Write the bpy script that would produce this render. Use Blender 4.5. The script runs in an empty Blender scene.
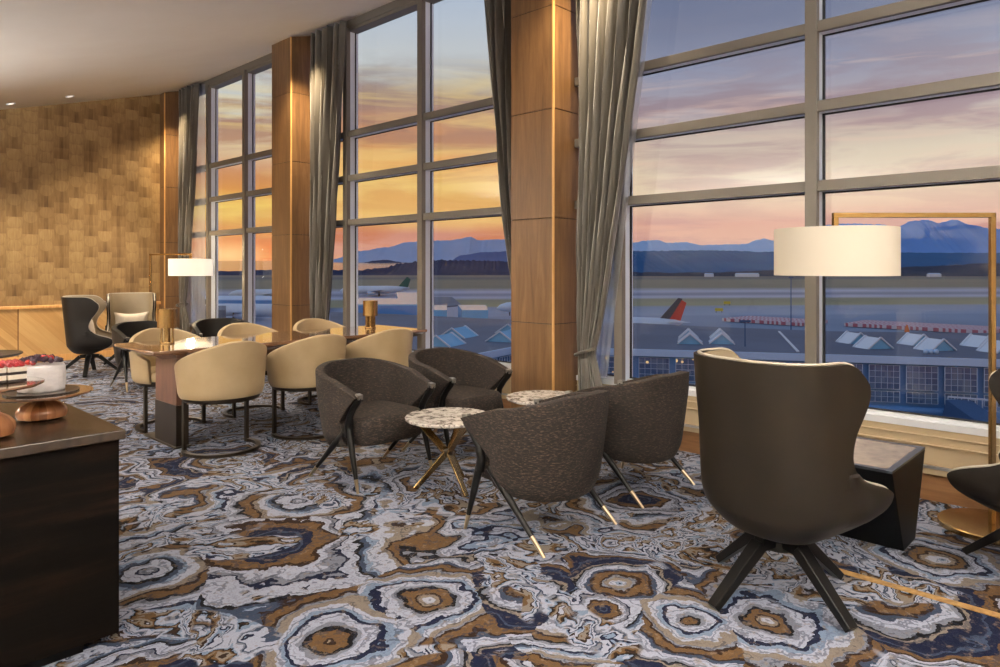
import bpy, math, random
from mathutils import Vector, Matrix
PI = math.pi
random.seed(7)
SC = bpy.context.scene
COL = SC.collection

# ------------------------------------------------------------------ camera
EYE = 1.4
cam_d = bpy.data.cameras.new('camera'); cam = bpy.data.objects.new('camera', cam_d); COL.objects.link(cam)
cam.location = (0, 0, EYE); cam.rotation_euler = (PI/2, 0, -math.radians(46.4))
cam_d.sensor_width = 36; cam_d.lens = 25.2; cam_d.shift_y = -0.0655
cam_d.clip_start = 0.05; cam_d.clip_end = 30000
SC.camera = cam
SC.view_settings.view_transform = 'Standard'; SC.view_settings.look = 'None'
SC.view_settings.gamma = 1; SC.view_settings.exposure = 0.0
SC.view_settings.use_curve_mapping = False

def lin(r, g, b):
    f = lambda c: (c/255)/12.92 if c/255 <= .04045 else (((c/255)+.055)/1.055)**2.4
    return (f(r), f(g), f(b), 1)

# ------------------------------------------------------------------ node helper
class NT:
    def __init__(s, tree): s.t = tree; s.n = tree.nodes; s.l = tree.links
    def new(s, typ, **kw):
        nd = s.n.new(typ)
        for k, v in kw.items(): setattr(nd, k, v)
        return nd
    def put(s, sock, v):
        if v is None: return
        if isinstance(v, bpy.types.NodeSocket): s.l.new(v, sock)
        else: sock.default_value = v
    def math(s, op, a, b=None, c=None, clamp=False):
        nd = s.new('ShaderNodeMath', operation=op); nd.use_clamp = clamp
        s.put(nd.inputs[0], a); s.put(nd.inputs[1], b); s.put(nd.inputs[2], c)
        return nd.outputs[0]
    def vmath(s, op, a, b=None):
        nd = s.new('ShaderNodeVectorMath', operation=op)
        s.put(nd.inputs[0], a); s.put(nd.inputs[1], b)
        return nd.outputs['Value'] if op in ('LENGTH', 'DISTANCE', 'DOT_PRODUCT') else nd.outputs[0]
    def ramp(s, fac, stops, interp='LINEAR'):
        nd = s.new('ShaderNodeValToRGB'); cr = nd.color_ramp; cr.interpolation = interp
        while len(cr.elements) > 1: cr.elements.remove(cr.elements[0])
        cr.elements[0].position = stops[0][0]; cr.elements[0].color = stops[0][1]
        for p, c in stops[1:]:
            e = cr.elements.new(p); e.color = c
        s.put(nd.inputs[0], fac); return nd.outputs[0]
    def noise(s, vec, scale, detail=3, rough=.5, dist=0, out='Fac'):
        nd = s.new('ShaderNodeTexNoise'); s.put(nd.inputs['Vector'], vec)
        nd.inputs['Scale'].default_value = scale; nd.inputs['Detail'].default_value = detail
        nd.inputs['Roughness'].default_value = rough; nd.inputs['Distortion'].default_value = dist
        return nd.outputs[out]
    def mix(s, fac, a, b, blend='MIX'):
        nd = s.new('ShaderNodeMix', data_type='RGBA', blend_type=blend)
        s.put(nd.inputs[0], fac); s.put(nd.inputs[6], a); s.put(nd.inputs[7], b)
        return nd.outputs[2]
    def mapping(s, vec, loc=(0,0,0), rot=(0,0,0), scale=(1,1,1)):
        nd = s.new('ShaderNodeMapping'); s.put(nd.inputs[0], vec)
        nd.inputs[1].default_value = loc; nd.inputs[2].default_value = rot; nd.inputs[3].default_value = scale
        return nd.outputs[0]
    def bump(s, h, strength=.3, dist=.01):
        nd = s.new('ShaderNodeBump'); nd.inputs['Strength'].default_value = strength
        nd.inputs['Distance'].default_value = dist; s.put(nd.inputs['Height'], h)
        return nd.outputs[0]
    def sep(s, v):
        nd = s.new('ShaderNodeSeparateXYZ'); s.put(nd.inputs[0], v); return nd.outputs
    def comb(s, x, y, z=0.0):
        nd = s.new('ShaderNodeCombineXYZ'); s.put(nd.inputs[0], x); s.put(nd.inputs[1], y); s.put(nd.inputs[2], z)
        return nd.outputs[0]

# ------------------------------------------------------------------ sky
world = bpy.data.worlds.new('dusk_sky'); SC.world = world; world.use_nodes = True
w = NT(world.node_tree); w.n.clear()
gen = w.new('ShaderNodeTexCoord').outputs['Generated']
x, y, z = w.sep(gen)
elev = w.math('MULTIPLY', z, 2.5, clamp=True)          # 0..1 over the first 24 degrees
cool = w.ramp(elev, [(0, lin(232,178,155)), (.09, lin(236,182,158)), (.155, lin(230,172,152)), (.25, lin(240,214,182)), (.37, lin(228,208,182)), (.45, lin(206,184,170)),
                     (.52, lin(182,168,172)), (.65, lin(150,152,172)), (.79, lin(122,128,152)), (1, lin(104,114,144))])
warm = w.ramp(elev, [(0, lin(250,150,95)), (.04, lin(255,135,72)), (.10, lin(243,142,84)), (.15, lin(255,206,108)), (.20, lin(255,214,112)), (.26, lin(240,172,92)),
                     (.33, lin(218,158,116)), (.38, lin(228,192,152)), (.46, lin(222,206,174)), (.56, lin(206,206,200)), (1, lin(166,182,206))])
mid = w.ramp(elev, [(0, lin(235,165,130)), (.06, lin(226,160,136)), (.12, lin(216,146,124)), (.15, lin(238,180,118)), (.19, lin(250,200,118)), (.30, lin(250,204,122)), (.37, lin(240,176,104)),
                    (.46, lin(226,160,106)), (.53, lin(194,146,118)), (.59, lin(170,146,134)), (.64, lin(190,184,176)), (.70, lin(206,208,206)), (1, lin(172,188,212))])
az = w.math('ARCTAN2', x, y)                            # radians clockwise from +Y
f1 = w.new('ShaderNodeMapRange', interpolation_type='SMOOTHSTEP'); w.put(f1.inputs[0], az)
f1.inputs[1].default_value = .49; f1.inputs[2].default_value = .58; f1.inputs[3].default_value = 0; f1.inputs[4].default_value = 1
f2 = w.new('ShaderNodeMapRange', interpolation_type='SMOOTHSTEP'); w.put(f2.inputs[0], az)
f2.inputs[1].default_value = .80; f2.inputs[2].default_value = 1.05; f2.inputs[3].default_value = 0; f2.inputs[4].default_value = 1
base = w.mix(f2.outputs[0], w.mix(f1.outputs[0], warm, mid), cool)
# streaky clouds, laid out over the flat dome direction
strk = w.comb(w.math('MULTIPLY', az, 4.2), w.math('MULTIPLY', z, 26.0), 0.0)
cl = w.noise(strk, 1.0, 7, .58, .6)
clm = w.ramp(cl, [(.43, (0,0,0,1)), (.57, (1,1,1,1))])
band = w.ramp(elev, [(0, (.55,.55,.55,1)), (.10, (.8,.8,.8,1)), (.2, (.35,.35,.35,1)), (.33, (.6,.6,.6,1)), (.50, (1,1,1,1)), (.64, (.7,.7,.7,1)), (.74, (0.04,0.04,0.04,1)), (1, (0,0,0,1))])
cf = w.math('MULTIPLY', clm, band)
ccol = w.mix(f2.outputs[0], w.ramp(elev, [(0, lin(210,120,90)), (.25, lin(216,132,70)), (.45, lin(180,130,105)), (.7, lin(150,136,134))]),
             w.ramp(elev, [(0, lin(196,140,140)), (.25, lin(206,160,150)), (.5, lin(165,140,145)), (.8, lin(135,133,150))]))
sky = w.mix(w.math('MULTIPLY', cf, .95), base, ccol)
lc = w.ramp(w.noise(w.comb(w.math('MULTIPLY', az, 3.0), w.math('MULTIPLY', z, 34.0), 5.0), 1.0, 6, .6, .8), [(.5, (0,0,0,1)), (.68, (1,1,1,1))])
sky = w.mix(w.math('MULTIPLY', w.math('MULTIPLY', lc, band), .55), sky, w.mix(f2.outputs[0], lin(255,222,140), lin(246,205,180)))
# glow of the setting sun, low over the sea
SUN = Vector((.456, .972, .018)).normalized()
dsun = w.vmath('DISTANCE', w.vmath('NORMALIZE', w.mapping(gen, scale=(1, 1, 2.6))), tuple(Vector((SUN.x, SUN.y, SUN.z*2.6)).normalized()))
glow = w.ramp(dsun, [(0, (1,1,1,1)), (.018, (.8,.8,.8,1)), (.06, (.12,.12,.12,1)), (.16, (0,0,0,1))])
sky = w.mix(glow, sky, (1.25, .72, .30, 1))
bg = w.new('ShaderNodeBackground'); w.put(bg.inputs[0], sky); bg.inputs[1].default_value = 1.0
w.l.new(bg.outputs[0], w.new('ShaderNodeOutputWorld').inputs[0])

def light(kind, name, loc, energy, color=(1, .82, .6), rot=(0, 0, 0), **kw):
    d = bpy.data.lights.new(name, kind); d.energy = energy; d.color = color
    for k, v in kw.items(): setattr(d, k, v)
    o = bpy.data.objects.new(name, d); COL.objects.link(o); o.location = loc; o.rotation_euler = rot
    return o
SLOPE = .28
def ceil_z(X): return 3.02 + SLOPE*X if X > 0 else 3.02
# added spots without fixtures, put in to brighten one side of each column
for cy in (2.95, 7.15, 11.1):
    light('SPOT', 'column_fill_spot', (4.3, cy, ceil_z(4.3)-.06), 240, (1, .74, .42), rot=(math.radians(42), 0, math.radians(-26)), spot_size=math.radians(48), spot_blend=1, shadow_soft_size=.05)
# added overhead fill lamps, out of view; the lounge goes on behind the camera
for (lx, ly) in ((-2.5, -2.5), (1.8, -3.2), (-3.2, -.6), (-2.6, 9.5)):
    light('AREA', 'overhead_fill_light', (lx, ly, ceil_z(lx)-.12), 24, (1, .95, .88), shape='RECTANGLE', size=2.2, size_y=1.2)
# added upward fill lamps, out of view, put in to brighten the ceiling
for (lx, ly) in ((-1.6, -.8), (-2.2, 4.6), (-1.2, 9.6), (1.6, -2.2)):
    light("AREA", "upward_fill_light", (lx, ly, 2.05), 720, (1, .965, .92), rot=(PI, math.radians(-14), 0), shape='DISK', size=1.5)
# recessed ceiling downlights
SPOTS = [(1.1, 11.0, 95), (2.2, 11.1, 110), (3.3, 11.2, 90), (3.9, 3.0, 26), (3.95, 7.2, 45), (3.9, 10.9, 30), (3.3, 5.75, 36), (2.3, 5.75, 26),
         (2.7, 2.9, 14), (4.3, 3.3, 60), (4.3, 7.55, 60), (4.2, 11.5, 60), (.3, 3.6, 12), (3.6, .2, 20), (2.3, 8.4, 22)]
for sx, sy, e in SPOTS:
    light('SPOT', 'downlight_beam', (sx, sy, ceil_z(sx)-.03), e*3.6, (1, .82, .58), spot_size=math.radians(88), spot_blend=.9, shadow_soft_size=.05)

# ------------------------------------------------------------------ materials
def mat(name, color=None, rough=.5, metal=0, spec=None, build=None, **kw):
    m = bpy.data.materials.new(name); m.use_nodes = True
    t = NT(m.node_tree); b = t.n['Principled BSDF']
    if color is not None: b.inputs['Base Color'].default_value = color
    b.inputs['Roughness'].default_value = rough; b.inputs['Metallic'].default_value = metal
    if spec is not None: b.inputs['Specular IOR Level'].default_value = spec
    for k, v in kw.items(): b.inputs[k].default_value = v
    if build: build(t, b)
    return m
def objco(t): return t.new('ShaderNodeTexCoord').outputs['Object']
def varied(c1, c2, scale=6, stretch=(1,1,1), detail=5, bumps=0, bscale=None, dist=.004):
    def f(t, b):
        v = t.mapping(objco(t), scale=stretch)
        n = t.noise(v, scale, detail, .6)
        t.put(b.inputs['Base Color'], t.ramp(n, [(.3, c1), (.7, c2)]))
        if bumps: t.put(b.inputs['Normal'], t.bump(t.noise(v, bscale or scale*6, 3, .6), bumps, dist))
    return f
def wood(c1, c2, c3, scale=1.0, axis='z', joint=0):
    def f(t, b):
        st = {'z': (9, 9, .7), 'x': (.7, 9, 9), 'y': (9, .7, 9)}[axis]
        v = t.mapping(objco(t), scale=st)
        n = t.noise(v, 1.6*scale, 7, .62, 1.2)
        n2 = t.noise(v, 14*scale, 3, .6)
        k = t.math('ADD', t.math('MULTIPLY', n, .8), t.math('MULTIPLY', n2, .2))
        t.put(b.inputs['Base Color'], t.ramp(k, [(.32, c1), (.5, c2), (.68, c3)]))
        t.put(b.inputs['Normal'], t.bump(n2, .08, .003))
    return f

M = {}
M['plaster'] = mat('ceiling_plaster', lin(214,204,192), .9, build=varied(lin(236,229,218), lin(240,234,224), 2.0))
M['wall_paint'] = mat('wall_paint', lin(205,188,160), .8)
M['oak'] = mat('column_oak', rough=.42, build=wood(lin(92,66,40), lin(112,82,52), lin(130,98,64)))
M['oak_trim'] = mat('oak_trim', rough=.4, build=wood(lin(190,140,80), lin(206,158,98), lin(220,175,116)))
M['joint'] = mat('dark_joint', lin(48,30,18), .7)
M['sill_panel'] = mat('sill_panel', rough=.42, build=varied(lin(172,152,122), lin(182,164,134), 3, (1,.3,1)))
M['base_wood'] = mat('base_wood', rough=.45, build=wood(lin(112,78,48), lin(134,96,62), lin(152,112,74), axis='y'))
M['grille'] = mat('grille_metal', lin(190,190,192), .35, .8)
M['alu'] = mat('window_frame_paint', lin(108,103,96), .45, .1)
M['alu_light'] = mat('window_reveal_paint', lin(214,224,238), .4)
M['gasket'] = mat('black_gasket', lin(18,22,28), .5)
M['white_metal'] = mat('white_lower_frame', lin(225,228,235), .35)

def glass_mat(name, tint, refl=.04):
    m = bpy.data.materials.new(name); m.use_nodes = True; t = NT(m.node_tree); t.n.clear()
    tr = t.new('ShaderNodeBsdfTransparent'); tr.inputs[0].default_value = tint
    gl = t.new('ShaderNodeBsdfGlossy'); gl.inputs['Roughness'].default_value = .01; gl.inputs[0].default_value = (.9,.95,1,1)
    mx = t.new('ShaderNodeMixShader'); mx.inputs[0].default_value = refl
    t.l.new(tr.outputs[0], mx.inputs[1]); t.l.new(gl.outputs[0], mx.inputs[2])
    t.l.new(mx.outputs[0], t.new('ShaderNodeOutputMaterial').inputs[0])
    return m
M['glass'] = glass_mat('window_glass', (.96,.98,1,1), .03)

def curtain_b(t, b):
    v = t.mapping(objco(t), scale=(1, 1, .05))
    n = t.noise(t.mapping(objco(t), scale=(60, 60, 260)), 1, 2)
    t.put(b.inputs['Base Color'], t.ramp(t.noise(v, 3), [(.3, lin(68,64,58)), (.7, lin(84,79,72))]))
    t.put(b.inputs['Normal'], t.bump(n, .15, .002))
M['curtain'] = mat('curtain_fabric', rough=.55, build=curtain_b)
M['curtain'].node_tree.nodes['Principled BSDF'].inputs['Sheen Weight'].default_value = .5
def sheer_mat():
    m = bpy.data.materials.new('sheer_fabric'); m.use_nodes = True; t = NT(m.node_tree); t.n.clear()
    tr = t.new('ShaderNodeBsdfTransparent'); df = t.new('ShaderNodeBsdfDiffuse'); df.inputs[0].default_value = lin(215,218,224)
    tl = t.new('ShaderNodeBsdfTranslucent'); tl.inputs[0].default_value = lin(215,218,224)
    a = t.new('ShaderNodeMixShader'); a.inputs[0].default_value = .5
    t.l.new(df.outputs[0], a.inputs[1]); t.l.new(tl.outputs[0], a.inputs[2])
    mx = t.new('ShaderNodeMixShader'); mx.inputs[0].default_value = .45
    t.l.new(tr.outputs[0], mx.inputs[1]); t.l.new(a.outputs[0], mx.inputs[2])
    t.l.new(mx.outputs[0], t.new('ShaderNodeOutputMaterial').inputs[0]); return m
M['sheer'] = sheer_mat()

def wallpaper_b(t, b):   # columns of overlapping scales and bars in gold and bronze
    co = objco(t); x, y, z = t.sep(co)
    wob = t.noise(co, 1.3, 3)
    def cell(px, pz, ox):
        u = t.math('ADD', t.math('DIVIDE', x, px), ox); col = t.math('FLOOR', u)
        uu = t.math('SUBTRACT', t.math('FRACT', u), .5)
        off = t.math('MULTIPLY', t.math('FRACT', t.math('MULTIPLY', col, .5)), 1.0)
        vz = t.math('ADD', t.math('DIVIDE', z, pz), off); row = t.math('FLOOR', vz)
        vv = t.math('SUBTRACT', t.math('FRACT', vz), .5)
        return col, row, uu, vv
    c, r, uu, vv = cell(.20, .165, 0)
    wn = t.new('ShaderNodeTexWhiteNoise', noise_dimensions='2D'); t.put(wn.inputs[0], t.comb(c, r)); rnd = wn.outputs[0]
    d = t.math('SQRT', t.math('ADD', t.math('POWER', t.math('MULTIPLY', uu, 1.0), 2), t.math('POWER', t.math('MULTIPLY', vv, .86), 2)))
    disc = t.math('MULTIPLY', t.math('LESS_THAN', d, .43), t.math('GREATER_THAN', rnd, .42))
    bar = t.math('LESS_THAN', t.math('ABSOLUTE', uu), .13)
    k = t.math('ADD', t.math('MULTIPLY', disc, .09), t.math('MULTIPLY', t.math('MULTIPLY', bar, t.math('SUBTRACT', 1.0, disc)), -.14))
    k = t.math('ADD', t.math('ADD', k, .38), t.math('MULTIPLY', t.math('SUBTRACT', rnd, .5), .20))
    grad = t.math('MULTIPLY', t.math('SUBTRACT', t.math('ADD', vv, .5), .5), .10)
    fine = t.noise(t.mapping(co, scale=(42, 1, 5)), 1, 3, .6)
    k = t.math('ADD', k, t.math('MULTIPLY', t.math('SUBTRACT', fine, .5), .55))
    k = t.math('ADD', t.math('ADD', k, grad), t.math('MULTIPLY', t.math('SUBTRACT', wob, .5), .5))
    t.put(b.inputs['Base Color'], t.ramp(k, [(0, lin(100,76,48)), (.3, lin(134,106,70)), (.6, lin(162,134,92)), (.95, lin(192,164,122))]))
    t.put(b.inputs['Normal'], t.bump(k, .25, .004))
M['wallpaper'] = mat('gold_wallpaper', rough=.42, metal=.25, build=wallpaper_b)
def chevron_b(t, b):     # diagonal oak boards meeting on panel joints
    x, y, z = t.sep(objco(t))
    pw = .99
    u = t.math('DIVIDE', t.math('ADD', x, .43), pw); c = t.math('FLOOR', u); f = t.math('FRACT', u)
    dg = t.math('ADD', t.math('MULTIPLY', f, pw), z)
    bd = t.math('DIVIDE', dg, .12); bid = t.math('FLOOR', bd)
    wn = t.new('ShaderNodeTexWhiteNoise', noise_dimensions='2D'); t.put(wn.inputs[0], t.comb(bid, c))
    gr = t.noise(t.comb(t.math('MULTIPLY', t.math('SUBTRACT', t.math('MULTIPLY', f, pw), z), 1.5), t.math('MULTIPLY', dg, 26), c), 1, 6, .6, .5)
    k = t.math('ADD', t.math('MULTIPLY', gr, .5), t.math('MULTIPLY', wn.outputs[0], .42))
    col = t.ramp(k, [(.15, lin(156,116,68)), (.45, lin(182,142,90)), (.8, lin(204,168,114))])
    jn = t.math('LESS_THAN', t.math('ABSOLUTE', t.math('SUBTRACT', f, .5)), .493)
    t.put(b.inputs['Base Color'], t.mix(jn, lin(96,60,30), col))
M['chevron'] = mat('chevron_oak', rough=.4, build=chevron_b)

# carpet: agate rings around many centres, poured together
def carpet_b(t, b):
    co = objco(t); x, y, z = t.sep(co)
    p2 = t.comb(x, y, 0.0)
    nf = t.new('ShaderNodeTexNoise'); t.put(nf.inputs['Vector'], p2); nf.inputs['Scale'].default_value = 7; nf.inputs['Detail'].default_value = 5; nf.inputs['Roughness'].default_value = .6
    wf = t.vmath('SUBTRACT', nf.outputs['Color'], (.5,.5,.5))
    sc2 = t.new('ShaderNodeVectorMath', operation='SCALE'); t.put(sc2.inputs[0], wf); sc2.inputs[3].default_value = .12
    flat = t.vmath('MULTIPLY', t.vmath('ADD', p2, sc2.outputs[0]), (1, 1, 0))
    big = t.math('SUBTRACT', t.noise(p2, 1.5, 2, .5), .5)
    lob = t.math('SUBTRACT', t.noise(t.vmath('ADD', p2, (5.2, 1.7, 0)), 3.6, 2, .5), .5)
    stretch = t.math('ADD', 1.0, t.math('ADD', t.math('MULTIPLY', big, 1.5), t.math('MULTIPLY', lob, .95)))
    # centre x, y, ring scale, offset of the colour sequence
    CS = CARPET_CENTRES
    dmin = None; tint = None
    for i, (cx, cy, s, off) in enumerate(CS):
        d = t.math('MULTIPLY', t.vmath('DISTANCE', flat, (cx, cy, 0)), s)
        d = t.math('MULTIPLY', d, stretch)
        if dmin is None: dmin = d; tint = t.math('ADD', off, 0.0)
        else:
            less = t.math('LESS_THAN', d, dmin)
            m = t.new('ShaderNodeMix', data_type='FLOAT'); t.put(m.inputs[0], less); t.put(m.inputs[2], tint); m.inputs[3].default_value = off
            tint = m.outputs[0]
            dmin = t.math('MINIMUM', dmin, d)
    vo = t.new('ShaderNodeTexVoronoi', feature='F1', voronoi_dimensions='2D'); t.put(vo.inputs['Vector'], flat); vo.inputs['Scale'].default_value = .62
    dv = t.math('MULTIPLY', t.math('DIVIDE', vo.outputs['Distance'], .62), stretch)
    less = t.math('LESS_THAN', t.math('MULTIPLY', dv, 1.05), dmin)
    m = t.new('ShaderNodeMix', data_type='FLOAT'); t.put(m.inputs[0], less); t.put(m.inputs[2], tint)
    t.put(m.inputs[3], t.sep(vo.outputs['Color'])[0])
    tint = m.outputs[0]; dmin = t.math('MINIMUM', dmin, t.math('MULTIPLY', dv, 1.05))
    k = t.math('ADD', t.math('MULTIPLY', t.math('POWER', dmin, .85), 1.45), tint)
    k = t.math('ADD', k, t.math('MULTIPLY', t.math('SUBTRACT', t.noise(p2, 3.2, 4, .6, 1.5), .5), .10))
    k = t.math('FRACT', k)
    NV, SL, GY, WH, TN, BR, GD, BK, LB = (lin(26,32,58), lin(66,78,100), lin(134,138,150), lin(182,186,202), lin(146,134,120), lin(54,37,28),
                                          lin(116,88,56), lin(20,19,24), lin(134,152,176))
    seq = [(0, NV), (.07, SL), (.085, NV), (.125, GD), (.165, BR), (.185, WH), (.215, GY), (.24, NV), (.252, WH), (.305, BK), (.325, SL), (.35, LB), (.37, WH),
           (.42, TN), (.455, BR), (.475, GD), (.52, BK), (.54, GY), (.565, WH), (.615, NV), (.64, LB), (.665, WH), (.70, TN), (.745, GY), (.765, BR),
           (.785, GD), (.83, BR), (.85, SL), (.88, WH), (.93, GY), (.955, BK), (.975, TN)]
    col = t.ramp(k, seq, 'CONSTANT')
    lines = t.math('FRACT', t.math('ADD', t.math('MULTIPLY', k, 13.0), t.math('MULTIPLY', t.noise(p2, 12, 3, .6), 2.5)))
    col = t.mix(t.ramp(lines, [(0, (.55,.55,.55,1)), (.16, (.55,.55,.55,1)), (.22, (0,0,0,1)), (.6, (0,0,0,1)), (.66, (.3,.3,.3,1)), (.78, (0,0,0,1))]), col, lin(52,56,74))
    # poured brown / tan streaks between the ring systems
    n = t.noise(t.vmath('MULTIPLY', flat, (1, 1, 0)), 1.5, 3, .5, 2.4)
    k2 = t.math('FRACT', t.math('MULTIPLY', n, 5.0))
    col2 = t.ramp(k2, [(0, TN), (.10, GD), (.17, BR), (.22, BK), (.26, LB), (.33, WH), (.48, GY), (.54, SL), (.60, WH), (.72, NV), (.78, LB), (.84, WH), (.93, BR)], 'CONSTANT')
    mask = t.ramp(t.noise(t.vmath('ADD', p2, (3.3, 7.1, 0)), .95, 3, .6, 1.0), [(.515, (0,0,0,1)), (.527, (1,1,1,1))])
    col = t.mix(mask, col, col2)
    col = t.mix(1.0, col, (.62, .63, .67, 1), 'MULTIPLY')
    grain = t.noise(co, 160, 3, .7)
    blot = t.noise(p2, 22, 4, .7)
    col = t.mix(t.ramp(blot, [(.56, (0,0,0,1)), (.66, (.55,.55,.55,1))]), col, lin(120,104,88))
    col = t.mix(.55, col, t.ramp(grain, [(.2, (.25,.25,.25,1)), (.8, (1,1,1,1))]), 'MULTIPLY')
    t.put(b.inputs['Base Color'], col)
    t.put(b.inputs['Normal'], t.bump(grain, .5, .004))
CARPET_CENTRES = [(1.76, 3.28, .38, .93), (1.23, 3.41, .5, .2), (3.0, 3.5, .5, .97), (3.64, 2.3, .7, .0), (1.93, 2.25, .75, .37), (2.26, 2.03, .85, .70), (2.36, 1.68, .95, .02),
                  (2.53, 1.37, .8, .455), (1.46, 2.28, .6, .46), (2.75, 1.14, .7, .37), (3.3, .82, .6, .68), (3.89, .79, .7, .35), (2.22, 3.79, .5, .2), (.9, 2.2, .6, .7), (2.0, .8, .6, .2)]
M['carpet'] = mat('agate_carpet', rough=.95, spec=.1, build=carpet_b)

def tweed_b(c1, c2, c3):
    def f(t, b):
        co = objco(t)
        n = t.noise(t.mapping(co, scale=(45, 45, 190)), 1, 3, .7)
        t.put(b.inputs['Base Color'], t.ramp(n, [(.34, c1), (.52, c2), (.72, c3)]))
        t.put(b.inputs['Normal'], t.bump(n, .5, .003))
    return f
M['tweed'] = mat('brown_tweed', rough=.85, build=tweed_b(lin(12,8,6), lin(27,19,15), lin(88,70,58)))
M['tweed'].node_tree.nodes['Principled BSDF'].inputs['Sheen Weight'].default_value = .0
M['black_leather'] = mat('black_leather', rough=.45, spec=.3, build=varied(lin(18,16,15), lin(28,25,23), 8, bumps=.2, bscale=120))
M['black_wood'] = mat('black_lacquered_wood', lin(12,11,11), .35, spec=.3)
M['brass'] = mat('brass', lin(190,160,110), .26, 1, build=varied(lin(166,134,86), lin(196,166,116), 5))
M['brass_tip'] = mat('brass_tip', lin(176,158,132), .3, .9)
M['pewter'] = mat('pewter_cap', lin(150,146,140), .3, .9)
M['cream'] = mat('cream_leather', rough=.45, build=varied(lin(168,146,110), lin(180,158,124), 4, bumps=.08, bscale=150))
M['cream_in'] = mat('cream_inner_leather', rough=.5, build=varied(lin(206,192,166), lin(216,202,178), 4))
M['dark_metal'] = mat('bronzed_steel', lin(62,54,46), .35, .75)
M['olive_leather'] = mat('olive_brown_leather', rough=.45, spec=.3, build=varied(lin(24,19,13), lin(36,29,20), 3, bumps=.12, bscale=140))
M['brown_leather'] = mat('dark_brown_leather', rough=.5, spec=.25, build=varied(lin(18,14,11), lin(25,20,15), 3, bumps=.1, bscale=140))
M['taupe_leather'] = mat('taupe_inner_leather', rough=.42, build=varied(lin(140,126,104), lin(156,142,118), 3))
M['piping'] = mat('light_piping', lin(186,178,164), .35)
M['linen'] = mat('cushion_linen', rough=.9, build=varied(lin(196,184,168), lin(216,206,192), 9, bumps=.3, bscale=90))
M['walnut'] = mat('walnut', rough=.10, build=wood(lin(92,66,48), lin(124,92,70), lin(150,114,90), axis='x'))
M['walnut'].node_tree.nodes['Principled BSDF'].inputs['Coat Weight'].default_value = 1
M['walnut'].node_tree.nodes['Principled BSDF'].inputs['Coat Roughness'].default_value = .06
M['walnut_leg'] = mat('walnut_leg', rough=.35, build=wood(lin(86,58,46), lin(108,76,60), lin(124,90,70)))
M['espresso'] = mat('espresso_oak', rough=.55, spec=.08, build=wood(lin(4,3,3), lin(10,7,5), lin(30,18,11), scale=.8, axis='x'))
M['espresso_top'] = mat('espresso_top', rough=.22, build=varied(lin(48,39,31), lin(60,49,39), 5, (6, .6, 1)))
M['shade'] = mat('lamp_shade_linen', lin(214,206,192), .8, build=None)
def shade_b(m, e):
    b = m.node_tree.nodes['Principled BSDF']
    b.inputs['Emission Color'].default_value = (1, .80, .55, 1); b.inputs['Emission Strength'].default_value = e
shade_b(M['shade'], .10)
M['shade_hot'] = mat('lamp_shade_linen_bright', lin(250,240,220), .8); shade_b(M['shade_hot'], .7)
M['shade_hot'].node_tree.nodes['Principled BSDF'].inputs['Emission Color'].default_value = (1, .9, .72, 1)
def marble_b(t, b):
    co = objco(t)
    n = t.noise(co, 9, 7, .68, 2.2)
    n2 = t.noise(co, 30, 4, .6, 1)
    k = t.math('ADD', t.math('MULTIPLY', n, .7), t.math('MULTIPLY', n2, .3))
    t.put(b.inputs['Base Color'], t.ramp(k, [(.36, lin(66,62,62)), (.44, lin(140,132,128)), (.52, lin(214,208,202)), (.7, lin(226,220,214))]))
M['marble'] = mat('veined_marble', rough=.08, build=marble_b)
M['stone_top'] = mat('taupe_stone', rough=.25, build=varied(lin(120,106,92), lin(164,148,130), 14, detail=7))
M['black'] = mat('black_stained_wood', lin(8,8,9), .45, spec=.15)
def turned_b(t, b):
    x, y, z = t.sep(objco(t))
    ang = t.math('ARCTAN2', x, y)
    s = t.math('FLOOR', t.math('MULTIPLY', ang, 3.2))
    wn = t.new('ShaderNodeTexWhiteNoise', noise_dimensions='1D'); t.put(wn.inputs['W'], s)
    g = t.noise(t.mapping(objco(t), scale=(40, 40, 8)), 1, 4)
    k = t.math('ADD', t.math('MULTIPLY', wn.outputs[0], .7), t.math('MULTIPLY', g, .35))
    t.put(b.inputs['Base Color'], t.ramp(k, [(.1, lin(70,42,26)), (.5, lin(138,88,56)), (.9, lin(188,134,92))]))
M['turned'] = mat('turned_wood', rough=.14, metal=.15, build=turned_b)
M['icing'] = mat('white_icing', rough=.5, build=varied(lin(222,218,220), lin(240,236,236), 18, (1,1,3), bumps=.6, bscale=22, dist=.01))
M['berry_dark'] = mat('blackberry_skin', lin(46,26,44), .3)
M['berry_red'] = mat('raspberry_skin', lin(140,22,28), .4)
M['berry_straw'] = mat('strawberry_skin', lin(160,36,30), .35)
M['chocolate'] = mat('chocolate_layer', lin(34,24,22), .5)
M['cream_layer'] = mat('cream_layer', lin(226,218,204), .5)
M['slate'] = mat('slate_board', lin(60,54,52), .25)

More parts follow.
